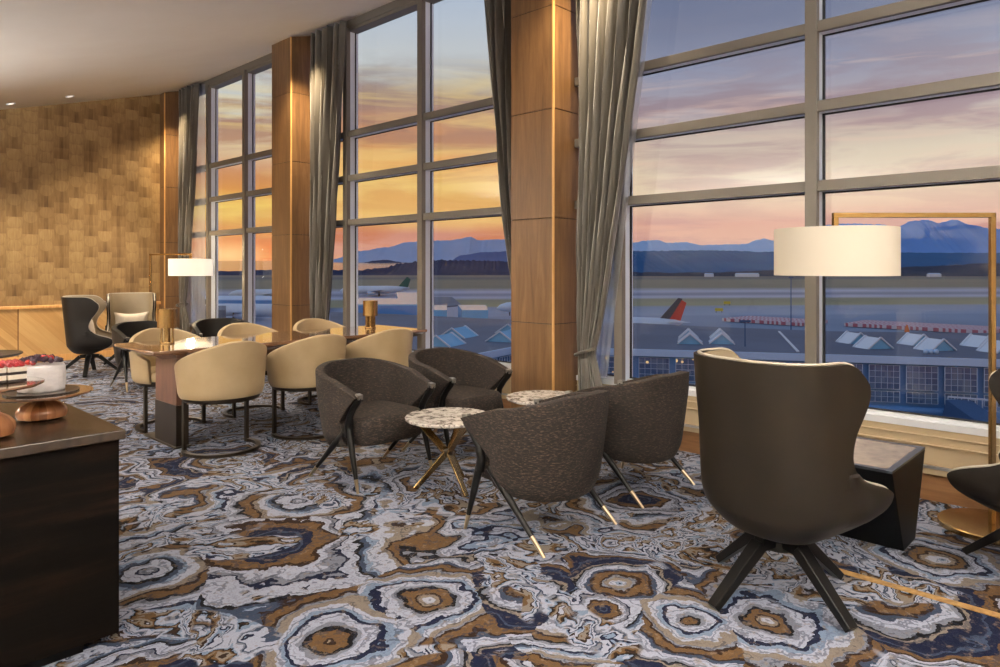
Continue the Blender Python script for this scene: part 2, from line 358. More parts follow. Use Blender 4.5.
# ------------------------------------------------------------------ mesh builder
class MB:
    def __init__(s): s.v = []; s.f = []; s.mi = []; s.cur = 0
    def slot(s, i): s.cur = i; return s
    def _add(s, verts, faces):
        o = len(s.v); s.v += [tuple(v) for v in verts]
        for f in faces: s.f.append(tuple(i+o for i in f)); s.mi.append(s.cur)
        return s
    def box(s, x0, x1, y0, y1, z0, z1, m=None):
        vs = [Vector(p) for p in ((x0,y0,z0),(x1,y0,z0),(x1,y1,z0),(x0,y1,z0),(x0,y0,z1),(x1,y0,z1),(x1,y1,z1),(x0,y1,z1))]
        if m: vs = [m @ v for v in vs]
        return s._add(vs, [(0,3,2,1),(4,5,6,7),(0,1,5,4),(1,2,6,5),(2,3,7,6),(3,0,4,7)])
    def hexa(s, low, high):
        return s._add(list(low)+list(high), [(0,3,2,1),(4,5,6,7),(0,1,5,4),(1,2,6,5),(2,3,7,6),(3,0,4,7)])
    def prism(s, pts, z0, z1):
        n = len(pts)
        vs = [(p[0], p[1], z0) for p in pts]+[(p[0], p[1], z1) for p in pts]
        return s._add(vs, [tuple(reversed(range(n))), tuple(range(n, 2*n))]+[(i, (i+1) % n, n+(i+1) % n, n+i) for i in range(n)])
    def bar(s, a, b, w, h, w2=None, h2=None, up=(0,0,1)):
        a, b = Vector(a), Vector(b); d = (b-a).normalized(); u = Vector(up)
        if abs(d.dot(u)) > .99: u = Vector((0,1,0))
        r = d.cross(u).normalized(); u = r.cross(d)
        w2 = w if w2 is None else w2; h2 = h if h2 is None else h2
        q = lambda c, W, Hh: [c-r*W/2-u*Hh/2, c+r*W/2-u*Hh/2, c+r*W/2+u*Hh/2, c-r*W/2+u*Hh/2]
        return s.hexa(q(a, w, h), q(b, w2, h2))
    def tube(s, pts, rad, seg=10, cap=True, flat=1.0):
        pts = [Vector(p) for p in pts]; n = len(pts)
        rads = rad if isinstance(rad, (list, tuple)) else [rad]*n
        vs = []; prev = None
        for i, p in enumerate(pts):
            d = (pts[min(i+1, n-1)]-pts[max(i-1, 0)]).normalized()
            if prev is None:
                r = d.orthogonal().normalized()
            else:
                r = (prev-d*prev.dot(d)).normalized()
            prev = r; u = d.cross(r)
            for k in range(seg):
                a = 2*PI*k/seg
                vs.append(p+r*math.cos(a)*rads[i]+u*math.sin(a)*rads[i]*flat)
        fs = []
        for i in range(n-1):
            for k in range(seg):
                fs.append((i*seg+k, i*seg+(k+1) % seg, (i+1)*seg+(k+1) % seg, (i+1)*seg+k))
        if cap: fs += [tuple(reversed(range(seg))), tuple(range((n-1)*seg, n*seg))]
        return s._add(vs, fs)
    def lathe(s, prof, seg=32, c=(0,0,0), rib=0, nrib=0):
        vs = []; n = len(prof)
        for i, (r, z) in enumerate(prof):
            for k in range(seg):
                a = 2*PI*k/seg; rr = r*(1+rib*math.cos(a*nrib)) if rib else r
                vs.append((c[0]+rr*math.cos(a), c[1]+rr*math.sin(a), c[2]+z))
        fs = []
        for i in range(n-1):
            for k in range(seg):
                fs.append((i*seg+k, i*seg+(k+1) % seg, (i+1)*seg+(k+1) % seg, (i+1)*seg+k))
        if prof[0][0] > 1e-5: fs.append(tuple(reversed(range(seg))))
        if prof[-1][0] > 1e-5: fs.append(tuple(range((n-1)*seg, n*seg)))
        return s._add(vs, fs)
    def ball(s, c, r, sx=1, sy=1, sz=1, seg=12, rings=8):
        prof = [(max(math.sin(PI*i/rings), 1e-4)*r, -math.cos(PI*i/rings)*r) for i in range(rings+1)]
        o = len(s.v); s.lathe(prof, seg)
        for i in range(o, len(s.v)):
            v = s.v[i]; s.v[i] = (c[0]+v[0]*sx, c[1]+v[1]*sy, c[2]+v[2]*sz)
        return s
    def grid(s, fn, nu, nv, closed=False):
        vs = [fn(i/(nu if closed else nu-1), j/(nv-1)) for j in range(nv) for i in range(nu)]
        fs = []
        for j in range(nv-1):
            for i in range(nu if closed else nu-1):
                i2 = (i+1) % nu
                fs.append((j*nu+i, j*nu+i2, (j+1)*nu+i2, (j+1)*nu+i))
        return s._add(vs, fs)
    def build(s, name, mats, parent=None, bevel=0, smooth=True, solid=0, soff=-1, sub=0, seg=2, moff=0, even=False):
        me = bpy.data.meshes.new(name); me.from_pydata(s.v, [], s.f); me.update()
        if not isinstance(mats, (list, tuple)): mats = [mats]
        for m in mats: me.materials.append(m)
        me.polygons.foreach_set('material_index', s.mi)
        if smooth:
            me.polygons.foreach_set('use_smooth', [True]*len(me.polygons))
            try: me.set_sharp_from_angle(angle=math.radians(40))
            except Exception: pass
        me.update()
        o = bpy.data.objects.new(name, me); COL.objects.link(o)
        if solid:
            md = o.modifiers.new('solid', 'SOLIDIFY'); md.thickness = solid; md.offset = soff; md.use_even_offset = even
            md.material_offset = moff
        if bevel:
            md = o.modifiers.new('bevel', 'BEVEL'); md.width = bevel; md.segments = seg; md.limit_method = 'ANGLE'; md.angle_limit = math.radians(50)
            md.harden_normals = False
        if sub:
            md = o.modifiers.new('sub', 'SUBSURF'); md.levels = sub; md.render_levels = sub
        if parent: o.parent = parent
        return o

def tag(o, label=None, cat=None, group=None, kind=None):
    if label: o['label'] = label
    if cat: o['category'] = cat
    if group: o['group'] = group
    if kind: o['kind'] = kind
    return o
def thing(name, label, cat, loc=(0,0,0), rz=0, group=None, kind=None):
    o = bpy.data.objects.new(name, None); COL.objects.link(o); o.empty_display_size = .1
    o.location = loc; o.rotation_euler = (0, 0, rz)
    return tag(o, label, cat, group, kind)
def copy_tree(o, parent=None):
    c = o.copy(); COL.objects.link(c); c.parent = parent
    for ch in list(o.children): copy_tree(ch, c)
    return c
def dup(src, loc, rz, label):
    c = copy_tree(src); c.location = loc; c.rotation_euler = (0, 0, rz); c['label'] = label; return c
def struct(mb, name, m, label=None, cat=None, **kw):
    o = mb.build(name, m, **kw); return tag(o, label, cat, kind='structure')

# ------------------------------------------------------------------ room shell
XW, XC, YB, YF, XL = 4.85, 4.53, 12.13, -5.0, -5.0
GL = XW+.07
b = MB().box(XL, XW+.02, YF, YB, -.08, 0)
struct(b, 'floor', M['carpet'], 'carpet patterned like sliced agate in navy, white, tan and brown', 'carpet', smooth=False)
M['light_streak'] = mat('gold_light_streak', rough=.8, build=varied(lin(112,80,42), lin(160,126,72), 30))  # streak of light on the carpet, painted as a thin gold strip
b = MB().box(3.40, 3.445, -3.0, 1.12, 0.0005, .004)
struct(b, 'trim_7', M['light_streak'], 'narrow gold streak of light on the carpet beside the large wing chair, modelled as a thin strip', 'light streak', smooth=False)
# ceiling: flat over the depth of the room, rising towards the windows
b = MB()
xs = [XL, -1.2, -.4, .2, .8, XW+.1]
def cz(X):
    if X <= -1.2: return 3.02-.1
    if X >= .8: return 3.02+SLOPE*X
    u = (X+1.2)/2.0; return (2.92)*(1-u*u)+(3.02+SLOPE*.8)*(u*u) if True else 0
nx = 26
def cfn(u, v):
    X = XL+(XW+.1-XL)*u; return (X, YF+(YB+.1-YF)*v, cz(X))
b.grid(cfn, nx*3, 2)
struct(b, 'ceiling', M['plaster'], 'smooth off-white ceiling rising towards the windows', 'ceiling', solid=.1, soff=1)
# rear and side walls behind the camera
b = MB().box(XL-.1, XW, YF-.1, YF, 0, 4.5); struct(b, 'wall_front', M['wall_paint'], 'plain wall behind the viewer', 'wall', smooth=False)
b = MB().box(XL-.1, XL, YF, YB, 0, 4.5); struct(b, 'wall_left', M['wall_paint'], 'plain inner wall of the lounge', 'wall', smooth=False)
# far wall with gold paper, rail and chevron oak dado
b = MB().box(XL, XW+.1, YB, YB+.1, .83, 4.5); struct(b, 'wall_back', M['wallpaper'], 'far wall papered in gold scale pattern', 'wall', smooth=False)
b = MB().box(XL, XC+.2, YB-.03, YB+.02, 0.0, .80); struct(b, 'trim_1', M['chevron'], 'diagonal oak board panelling under the gold wallpaper', 'panelling', smooth=False)
b = MB().box(XL, XC+.2, YB-.05, YB+.02, .80, .845); struct(b, 'trim_2', M['oak_trim'], 'light oak rail on top of the diagonal panelling', 'rail', bevel=.004)
b = MB().box(XL, XC+.2, YB-.045, YB-.03, 0, .10); struct(b, 'baseboard_back', M['oak_trim'], 'light oak skirting of the far wall', 'baseboard', smooth=False)
# sill wall under the windows
b = MB().box(XW, XW+.14, YF, YB, .20, .45); struct(b, 'trim_3', M['sill_panel'], 'beige panel under the window frames', 'panelling', smooth=False)
b = MB().box(XW-.04, XW+.05, YF, YB, .165, .20); b.box(XW-.02, XW+.05, YF, YB, .33, .337); b.box(XW-.015, XW+.05, YF, YB, .385, .39)
struct(b, 'trim_4', M['sill_panel'], 'narrow ledge along the window wall', 'ledge', bevel=.004)
b = MB().box(XW-.045, XW-.02, YF, YB, .2005, .215); struct(b, 'trim_5', M['grille'], 'thin metal heater grille on the ledge', 'grille', smooth=False)
b = MB().box(XW-.005, XW+.14, YF, YB, 0, .165); struct(b, 'baseboard_window', M['base_wood'], 'brown wood base of the window wall', 'baseboard', smooth=False)
b = MB().box(XW-.03, XW+.14, YF, YB, ceil_z(XW)-.10, ceil_z(XW)+.06); struct(b, 'trim_6', M['alu'], 'head rail between the window tops and the ceiling', 'trim', smooth=False)

# windows ---------------------------------------------------------
TRANS = [1.945, 2.475, 3.005]
ZB, ZT = .45, ceil_z(XW)-.10
def window(idx, y0, y1, mull, label):
    """one bay: mullions, transoms and a pane for each opening"""
    root = thing('window_%d' % idx, label, 'window', (XW, (y0+y1)/2, 0), kind='structure')
    my = (y0+y1)/2
    L = lambda a: a-my
    # verticals: narrow face towards the room, pale reveal on the side
    for m in mull:
        b = MB(); b.box(-.055, .0, L(m)-.038, L(m)+.038, ZB, ZT)
        b.build('mullion', M['alu'], root, bevel=.003, smooth=False)
        b = MB(); b.box(.0, .115, L(m)-.034, L(m)+.034, ZB, ZT)
        b.build('mullion_reveal', M['alu_light'], root, smooth=False)
        b = MB(); b.box(.068, .075, L(m)-.052, L(m)+.052, ZB, ZT)
        b.build('gasket', M['gasket'], root, smooth=False)
    for tz in TRANS:
        b = MB(); b.box(-.035, .0, L(y0), L(y1), tz-.036, tz+.036)
        b.build('transom', M['alu'], root, bevel=.003, smooth=False)
        b = MB(); b.box(.0, .11, L(y0), L(y1), tz-.034, tz+.034)
        b.build('transom_reveal', M['alu_light'], root, smooth=False)
        b = MB(); b.box(.068, .076, L(y0), L(y1), tz-.046, tz+.046)
        b.build('gasket', M['gasket'], root, smooth=False)
    b = MB(); b.box(-.01, .11, L(y0), L(y1), ZB-.02, ZB+.022); b.box(.03, .11, L(y0), L(y1), ZB+.022, ZB+.04)
    b.build('window_sill', M['white_metal'], root, smooth=False)
    b = MB(); b.box(.066, .072, L(y0), L(y1), ZB+.04, ZB+.052)
    b.build('gasket', M['gasket'], root, smooth=False)
    b = MB(); b.box(-.02, .11, L(y0), L(y1), ZT-.04, ZT+.01)
    b.build('head_frame', M['alu'], root, smooth=False)
    ys = [y0]+sorted(mull)+[y1]; zs = [ZB]+TRANS+[ZT]
    for i in range(len(ys)-1):
        if ys[i+1]-ys[i] < .15: continue
        for k in range(len(zs)-1):
            b = MB(); b.box(.085, .091, L(ys[i]), L(ys[i+1]), zs[k], zs[k+1])
            b.build('pane', M['glass'], root, smooth=False)
    return root
window(1, -.5, 3.7, [3.24, 1.715, .2], 'near window bay with three transoms behind the large wing chair')
window(2, 4.18, 7.92, [7.14, 5.75, 4.36], 'middle window bay between two oak columns')
window(3, 8.40, 11.95, [10.94, 9.72, 8.5], 'farthest window bay, setting sun seen through it')
window(4, -5.0, -.98, [-4.2, -2.7, -1.3], 'window bay behind the viewer, beyond the frame')

# oak clad columns ------------------------------------------------
def column(idx, y0, y1, label):
    root = thing('trim_%d' % idx, label, 'column', (XC, (y0+y1)/2, 0), kind='structure')
    h = (y1-y0)/2
    zs = [0, .93, 1.82, 2.735, 3.60, ceil_z(XC)+.12]
    b = MB()
    for i in range(5): b.box(0, XW-XC+.12, -h, h, zs[i]+.003, zs[i+1]-.003)
    b.build('oak_cladding', M['oak'], root, bevel=.003, smooth=False)
    b = MB().box(.006, XW-XC+.1, -h+.006, h-.006, 0, zs[-1])
    b.build('shadow_gap', M['joint'], root, smooth=False)
    b = MB().box(-.004, .012, -h-.004, -h+.012, 0, zs[-1]-.12)
    b.build('corner_strip', M['oak_trim'], root, smooth=False)
column(11, 3.70, 4.18, 'oak clad column in the centre, between two grey curtains')
column(12, 7.92, 8.40, 'oak clad column beyond the dining table')
column(13, 11.93, 12.13, 'oak clad corner column beside the gold wallpaper')
column(14, -.98, -.5, 'oak clad column beyond the right edge of the view')

# ceiling downlights
for i, (dx, dy) in enumerate(((2.35, 11.6), (3.02, 11.4))):
    t_ = thing('downlight', ['recessed ceiling downlight nearest the left edge above gold wallpaper', 'recessed ceiling downlight further right above gold wallpaper'][i],
               'ceiling light', (dx, dy, cz(dx)-.004), group='recessed downlights by the far wall')
    t_.rotation_euler = (0, -math.atan(SLOPE), 0)
    MB().lathe([(.035, .004), (.035, -.002), (.05, -.006), (.058, 0), (.058, .004)], 24).build('trim_ring', M['alu_light'], t_)
    e = bpy.data.materials.get('downlight_bulb') or mat('downlight_bulb', lin(255,240,215), .5)
    e.node_tree.nodes['Principled BSDF'].inputs['Emission Color'].default_value = (1, .85, .65, 1)
    e.node_tree.nodes['Principled BSDF'].inputs['Emission Strength'].default_value = 3
    MB().lathe([(.034, .001), (.034, -.001)], 20).build('lens', e, t_)

# curtains --------------------------------------------------------
def curtain(label, ywall, sgn, wt, wtie, ztie, wbot, npl, topz, x0=4.715, ex=.8):
    """pleated panel hung next to a column; sgn = side it spreads to; swept to a tie"""
    root = thing('curtain', label, 'curtain', (x0, ywall, 0))
    def width(z):
        if z > ztie:
            u = (z-ztie)/(topz-ztie)
            return wtie+(wt-wtie)*(u**ex)
        u = 1-z/ztie
        return wtie+(wbot-wtie)*math.sin(min(u*1.6, 1)*PI/2)
    def fn(u, v):
        z = .015+(topz-.015)*v
        W = width(z)
        amp = .062*(.45+.55*min(1, abs(z-ztie)/.9))*(1 if z > ztie else .8)
        ph = u*npl*2*PI
        sag = 0
        yy = W*u + .012*math.sin(ph*1.7+3*z)
        xx = amp*math.sin(ph+.35*math.sin(3*z+u*9))*(.8+.2*math.sin(u*23)) - .05*math.sin(PI*u)*(.4 if z > ztie else .2)
        if abs(z-ztie) < .12: xx *= .55+.45*abs(z-ztie)/.12
        return (xx, sgn*yy, z)
    b = MB(); b.grid(fn, npl*14, 60)
    b.build('drape', M['curtain'], root, solid=.006, soff=0)
    if ztie > .3:
        b = MB(); ring = []
        for k in range(25):
            a = 2*PI*k/24
            ring.append((.085*math.cos(a)-.01, sgn*(wtie*.5+(wtie*.53)*math.sin(a)), ztie+.03*math.sin(a)*1.0))
        b.tube(ring, .012, 8, cap=False)
        b.build('tieback', M['curtain'], root)
    return root
curtain('grey pleated curtain tied back right of the central oak column', 3.58, -1, .78, .16, .70, .26, 7, ceil_z(4.66)-.02)
curtain('narrow grey curtain left of the central oak column', 4.20, 1, .50, .05, .95, .07, 4, ceil_z(4.66)-.02)
curtain('grey pleated curtain beyond the dining table, right of the second oak column', 7.75, -1, .76, .32, .45, .42, 6, ceil_z(4.66)-.02)
curtain('grey pleated curtain in the far corner behind the lit floor lamp', 11.74, -1, .70, .16, .80, .32, 6, ceil_z(4.66)-.02)
def sheer(label, ya, ytop, ybot):
    def fn(u, v):
        z = .5+(ceil_z(4.78)-.05-.5)*v
        w_ = ybot+(ytop-ybot)*v**1.0
        return (4.785+.006*math.sin(u*40), ya+(w_-ya)*u, z)
    b = MB(); b.grid(fn, 60, 20)
    tag(b.build('sheer_curtain', M['sheer']), label, 'curtain')
sheer('white sheer curtain showing behind the tied back grey curtain', 3.63, 2.80, 3.34)
sheer('white sheer curtain in the far corner by the window', 11.88, 10.98, 10.98)

# ------------------------------------------------------------------ tub armchair
def ellipse_U(s, a, bk, yf, k=.58):
    """s in [-1,1] around a U: back half ellipse, then straight arms reaching y=yf"""
    t_ = abs(s); sg = 1 if s >= 0 else -1
    if t_ < k:
        an = t_/k*PI/2
        return sg*a*math.sin(an)**.78, -bk*math.cos(an)**.78
    u = (t_-k)/(1-k)
    return sg*(a-.018*u), u*yf
def armchair(label, group, loc, rz, fabric, tip):
    root = thing('tub_armchair', label, 'armchair', loc, rz, group)
    def rim(s):
        t_ = abs(s)
        return .755-.155*max(0, (t_-.12)/.88)**1.25
    def fn(u, v):
        s = 2*u-1
        zb = .235+.05*abs(s)
        z = zb+(rim(s)-zb)*v
        yf = .05+.23*max(0, (v-.42)/.58)**1.1 + .03*(1-v)
        x_, y_ = ellipse_U(s, .290, .265, yf)
        tp = .87+.13*min(1, v*1.3)**.8
        if v < .12: tp *= .93+.07*(v/.12)
        flare = 1+.03*v
        return (x_*tp*flare, (y_*tp-.02*v) if y_ < 0 else y_, z)
    b = MB(); b.grid(fn, 57, 20)
    b.build('shell', fabric, root, solid=.055, soff=1, bevel=.018, seg=3)
    # seat: rounded cushion on an upholstered base
    b = MB()
    def seatp(n, sc, z):
        pts = []
        for k in range(n):
            a = 2*PI*k/n; ca, sa = math.cos(a), math.sin(a)
            e = .36
            X = .262*sc*math.copysign(abs(ca)**e, ca); Y = .27*sc*math.copysign(abs(sa)**e, sa)+.015
            pts.append((X, Y, z))
        return pts
    prof = [(.55, .272), (.95, .275), (.99, .29), (1, .33), (1, .40), (.985, .43), (.93, .447), (.7, .452), (.3, .455), (.01, .456)]
    rows = [seatp(40, s_, z_) for s_, z_ in prof]
    b.grid(lambda u, v: rows[min(int(round(v*(len(rows)-1))), len(rows)-1)][int(round(u*40)) % 40], 40, len(rows), closed=True)
    b._add(rows[0], [tuple(reversed(range(40)))])
    b.build('seat', fabric, root)
    for sg in (-1, 1):
        # sculpted side frame: arm end down into the front leg, branch to the rear leg
        b = MB()
        b.tube([(sg*.298, .272, .598), (sg*.300, .262, .57), (sg*.300, .215, .52), (sg*.298, .17, .46), (sg*.296, .155, .40), (sg*.298, .165, .33)],
               [.021, .022, .021, .022, .026, .024], 10)
        b.build('arm_post', M['black_wood'], root)
        b = MB(); b.bar((sg*.296, .248, .602), (sg*.298, .290, .598), .036, .034)
        b.build('arm_cap', M['pewter'], root, bevel=.004)
        for (p0, p1) in (((sg*.296, .16, .38), (sg*.305, .27, 0)), ((sg*.285, .10, .36), (sg*.305, -.285, 0))):
            P0, P1 = Vector(p0), Vector(p1); mid = P0.lerp(P1, .72 if not tip else .78)
            b = MB(); b.tube([P0, P0.lerp(P1, .25), mid], [.024, .022, .0135], 10)
            lg = b.build('leg', M['black_wood'], root)
            b = MB(); b.tube([mid, P1], [.0135, .008], 10)
            b.build('brass_tip', M['brass_tip'], lg)
    return root
GA = 'brown tweed tub armchairs around the marble tables'
A1 = armchair('brown tweed tub armchair facing us, left of the nearer marble table', GA, (2.84, 3.90, 0), PI, M['tweed'], True)
dup(A1, (3.68, 3.96, 0), PI, 'brown tweed tub armchair facing us, against the central oak column')
dup(A1, (2.90, 2.46, 0), 0, 'brown tweed tub armchair seen from behind, nearest to us beside the marble table')
dup(A1, (3.83, 2.49, 0), 0, 'brown tweed tub armchair seen from behind, partly hidden by the large wing chair')
A2 = armchair('black leather tub armchair beyond the left end of the dining table', 'black leather tub armchairs beyond the dining table', (3.12, 8.75, 0), PI, M['black_leather'], False)
dup(A2, (3.95, 8.55, 0), PI*.92, 'black leather tub armchair whose rounded back shows behind the far cream chairs')

# ------------------------------------------------------------------ wing chair
def interp(tab, v):
    """smooth curve through the knots (Catmull-Rom)"""
    n = len(tab); v = max(tab[0][0], min(tab[-1][0], v))
    for i in range(n-1):
        if v <= tab[i+1][0]: break
    x0, y0_ = tab[i]; x1, y1_ = tab[i+1]
    def slope(k):
        a, b_ = tab[max(k-1, 0)], tab[min(k+1, n-1)]
        return (b_[1]-a[1])/(b_[0]-a[0])
    h = x1-x0; t_ = (v-x0)/h; m0, m1 = slope(i)*h, slope(i+1)*h
    return (2*t_**3-3*t_**2+1)*y0_+(t_**3-2*t_**2+t_)*m0+(-2*t_**3+3*t_**2)*y1_+(t_**3-t_**2)*m1
def wingchair(label, loc, rz, out_m, in_m, legrot, pillow=False, group='swivel wing chairs'):
    root = thing('wing_chair', label, 'armchair', loc, rz, group)
    # front reach of the shell by height: bottom, arm, waist notch, wing
    FR = [(0, .04), (.07, .17), (.15, .26), (.21, .29), (.25, .285), (.29, .225), (.335, .12), (.39, .05), (.48, .015), (.60, .04), (.72, .09), (.82, .125), (.90, .135), (.97, .125), (1, .10)]
    AW = [(0, .19), (.08, .25), (.20, .295), (.42, .295), (.60, .29), (.80, .295), (1, .295)]
    def fn(u, v):
        s = 2*u-1
        z = .285+.74*v
        a = interp(AW, v); yf = interp(FR, v); bk = .255
        lean = -.07*max(0, v-.15)
        # whole U measured from the back: arms run forward to yf
        t_ = abs(s); sg = 1 if s >= 0 else -1
        kk = .5
        if t_ < kk:
            an = t_/kk*PI/2; X = sg*a*math.sin(an)**.85; Y = -bk*(math.cos(an)**.62 if math.cos(an) > 0 else 0)
            if v < .14: Y *= .62+.38*(v/.14)**.6
        else:
            q = (t_-kk)/(1-kk); X = sg*(a+(.015 if .1 < v < .4 else .0)*math.sin(PI*q)); Y = q*(yf-lean*.9)
            if yf < 0: # notch: pull the straight part back along the curve
                Y = q*(yf)
        Y += lean
        drop = .075*max(0, (v-.55)/.45)**1.5*(t_**6)
        if v < .14: X *= .85+.15*(v/.14)**.6
        return (X, Y, z-drop)
    # outer and inner skins a fixed way apart, closed along the rim
    NU, NV = 61, 84; TH = .042
    outer, inner = [], []
    for jj in range(NV):
        row = [Vector(fn(ii/(NU-1), jj/(NV-1))) for ii in range(NU)]
        for ii in range(NU):
            d_ = row[min(ii+1, NU-1)]-row[max(ii-1, 0)]
            n_ = Vector((-d_.y, d_.x, 0))
            n_ = n_.normalized() if n_.length > 1e-6 else Vector((0, 1, 0))
            outer.append(row[ii]-n_*TH/2); inner.append(row[ii]+n_*TH/2)
    def skin(pts, flip):
        fs = []
        for jj in range(NV-1):
            for ii in range(NU-1):
                q = (jj*NU+ii, jj*NU+ii+1, (jj+1)*NU+ii+1, (jj+1)*NU+ii)
                fs.append(tuple(reversed(q)) if flip else q)
        return fs
    b = MB(); b._add(outer, skin(outer, False))
    rimi = [jj*NU for jj in range(NV)]+[(NV-1)*NU+ii for ii in range(1, NU)]+[jj*NU+NU-1 for jj in range(NV-2, -1, -1)]+[ii for ii in range(NU-2, 0, -1)]
    L_ = len(rimi); b._add([outer[k] for k in rimi]+[inner[k] for k in rimi], [(k, (k+1) % L_, L_+(k+1) % L_, L_+k) for k in range(L_)])
    b.build('shell', out_m, root)
    b = MB(); b._add(inner, skin(inner, True)); b.build('inner_upholstery', in_m, root)
    # piping along the edge
    path = [Vector(fn(0, j/60)) for j in range(0, 61)]+[Vector(fn(i/30, 1)) for i in range(1, 30)]+[Vector(fn(1, j/60)) for j in range(60, -1, -1)]
    path = [p+Vector((0, 0, .004)) for p in path]
    b = MB(); b.tube(path, .0065, 6); b.build('piping', M['piping'], root)
    # bottom dish and seat
    bot = [fn(i/40, 0) for i in range(41)]
    b = MB(); c0 = (0, -.02, .262)
    vs = [c0]+bot; b._add(vs, [(0, i+1, i+2) for i in range(40)]+[(0, 41, 1)])
    b.build('underside', out_m, root)
    b = MB()
    rows = []
    for s_, z_ in [(.4, .345), (.84, .35), (.95, .37), (.98, .40), (.96, .425), (.85, .435), (.01, .438)]:
        rows.append([(.255*s_*math.copysign(abs(math.cos(2*PI*k/36))**.6, math.cos(2*PI*k/36)),
                      .27*s_*math.copysign(abs(math.sin(2*PI*k/36))**.6, math.sin(2*PI*k/36))+.02, z_) for k in range(36)])
    b.grid(lambda u, v: rows[int(round(v*6))][int(round(u*36)) % 36], 36, 7, closed=True)
    b.build('seat', in_m, root)
    # swivel base with four sloping blades
    b = MB(); b.tube([(0, -.02, .27), (0, -.02, .20)], [.05, .06], 16)
    b.build('swivel_hub', M['black_wood'], root)
    for k in range(4):
        a = legrot-rz+PI/4+k*PI/2
        ca, sa = math.cos(a), math.sin(a)
        b = MB()
        P0 = Vector((ca*.02, sa*.02-.02, .243)); P1 = Vector((ca*.11, sa*.11-.02, .235)); P2 = Vector((ca*.36, sa*.36-.02, .016))
        b.bar(P0, P1, .06, .05, .058, .05); b.bar(P1+Vector((0,0,0)), P2, .058, .05, .048, .032)
        b.build('leg', M['black_wood'], root, bevel=.003, smooth=False)
    if pillow:
        b = MB()
        def pf(u, v):
            X = (u-.5)*2; Z = (v-.5)*2
            th = .055*max(0, (1-X**4))**.6*max(0, (1-Z**4))**.6
            return X, Z, th
        def half(sg):
            def g(u, v):
                X, Z, th = pf(u, v)
                px_ = .225*X*(1-.10*(1-Z*Z)); pz_ = .165*Z*(1-.20*(1-X*X))
                return (px_, -.035+sg*th-.20*(pz_*.9), .60+pz_)
            return g
        b.grid(half(1), 20, 16); b.grid(half(-1), 20, 16)
        p = b.build('throw_pillow', M['linen'])
        p.location = loc; p.rotation_euler = (0, 0, rz)
        tag(p, pillow, 'cushion', 'pale linen cushions on the far wing chairs')
    return root
# heading h (counter clockwise from +X) means the chair looks that way: rz = h - 90 deg
R_ = math.radians
wingchair('large olive brown leather wing chair seen from behind in the right foreground', (3.02, 1.20, 0), R_(-14-90), M['olive_leather'], M['taupe_leather'], R_(-67))
wingchair('dark brown wing chair cut off by the right edge of the view', (3.98, .38, 0), R_(80-90), M['brown_leather'], M['olive_leather'], R_(33+90))
wingchair('dark brown wing chair seen side-on by the chevron panelling, far left', (2.98, 10.3, 0), R_(-25-90), M['brown_leather'], M['taupe_leather'], R_(20),
          'pale cushion mostly hidden inside the side-on wing chair')
wingchair('taupe wing chair facing us in the far corner', (3.66, 10.85, 0), R_(-108-90), M['brown_leather'], M['taupe_leather'], R_(10),
          'pale linen cushion on the wing chair facing us')

# ------------------------------------------------------------------ cream dining chairs
def dining_chair(label, loc, rz):
    root = thing('dining_chair', label, 'chair', loc, rz, 'cream barrel dining chairs round the long table')
    TM = R_(128)
    def rim(s): return .855-.235*max(0, (abs(s)-.08)/.92)**1.35
    def fn(u, v):
        s = 2*u-1; a = s*TM
        z0 = .435; z = z0+(rim(s)-z0)*v
        r = .272+.026*v
        if v < .1: r *= .96+.04*(v/.1)
        return (r*math.sin(a), -r*math.cos(a)*.95, z)
    b = MB(); b.grid(fn, 61, 18)
    b.build('barrel_back', [M['cream'], M['cream_in']], root, solid=.04, soff=1, bevel=.015, seg=3)
    b = MB(); b.lathe([(.27, .425), (.285, .44), (.288, .49), (.275, .51), (.2, .52), (.001, .522)], 40)
    b.build('seat', M['cream'], root)
    b = MB(); b.lathe([(.25, .395), (.278, .395), (.286, .41), (.286, .435), (.25, .435)], 40)
    b.build('seat_frame', M['dark_metal'], root)
    RR = .27
    for sg in (-1, 1):
        b = MB(); b.box(sg*RR*.92-.012, sg*RR*.92+.012, .075, .110, .0, .40)
        b.build('leg', M['dark_metal'], root, smooth=False)
    def sec(a):
        return (RR*math.sin(a), -RR*math.cos(a))
    b = MB(); n = 40
    outer, inner = [], []
    for i in range(n+1):
        a = -R_(112)+2*R_(112)*i/n
        outer.append(((RR+.018)*math.sin(a), -(RR+.018)*math.cos(a))); inner.append(((RR-.018)*math.sin(a), -(RR-.018)*math.cos(a)))
    for i in range(n):
        q = [outer[i], outer[i+1], inner[i+1], inner[i]]
        b.hexa([(p[0], p[1], 0.001) for p in q], [(p[0], p[1], .024) for p in q])
    b.build('floor_ring', M['dark_metal'], root, smooth=False)
    return root
D1 = dining_chair('cream barrel dining chair with its back to us, nearest the left end of the table', (2.44, 5.30, 0), 0)
dup(D1, (3.18, 5.30, 0), 0, 'middle of the three cream dining chairs with their backs to us')
dup(D1, (3.93, 5.32, 0), 0, 'cream dining chair with its back to us, nearest the window')
dup(D1, (2.48, 6.38, 0), PI, 'cream dining chair across the table, behind the left brass table lamp')
dup(D1, (3.27, 6.40, 0), PI, 'cream dining chair across the table, middle of the far side')
dup(D1, (4.08, 6.42, 0), PI, 'cream dining chair across the table, nearest the window and curtain')

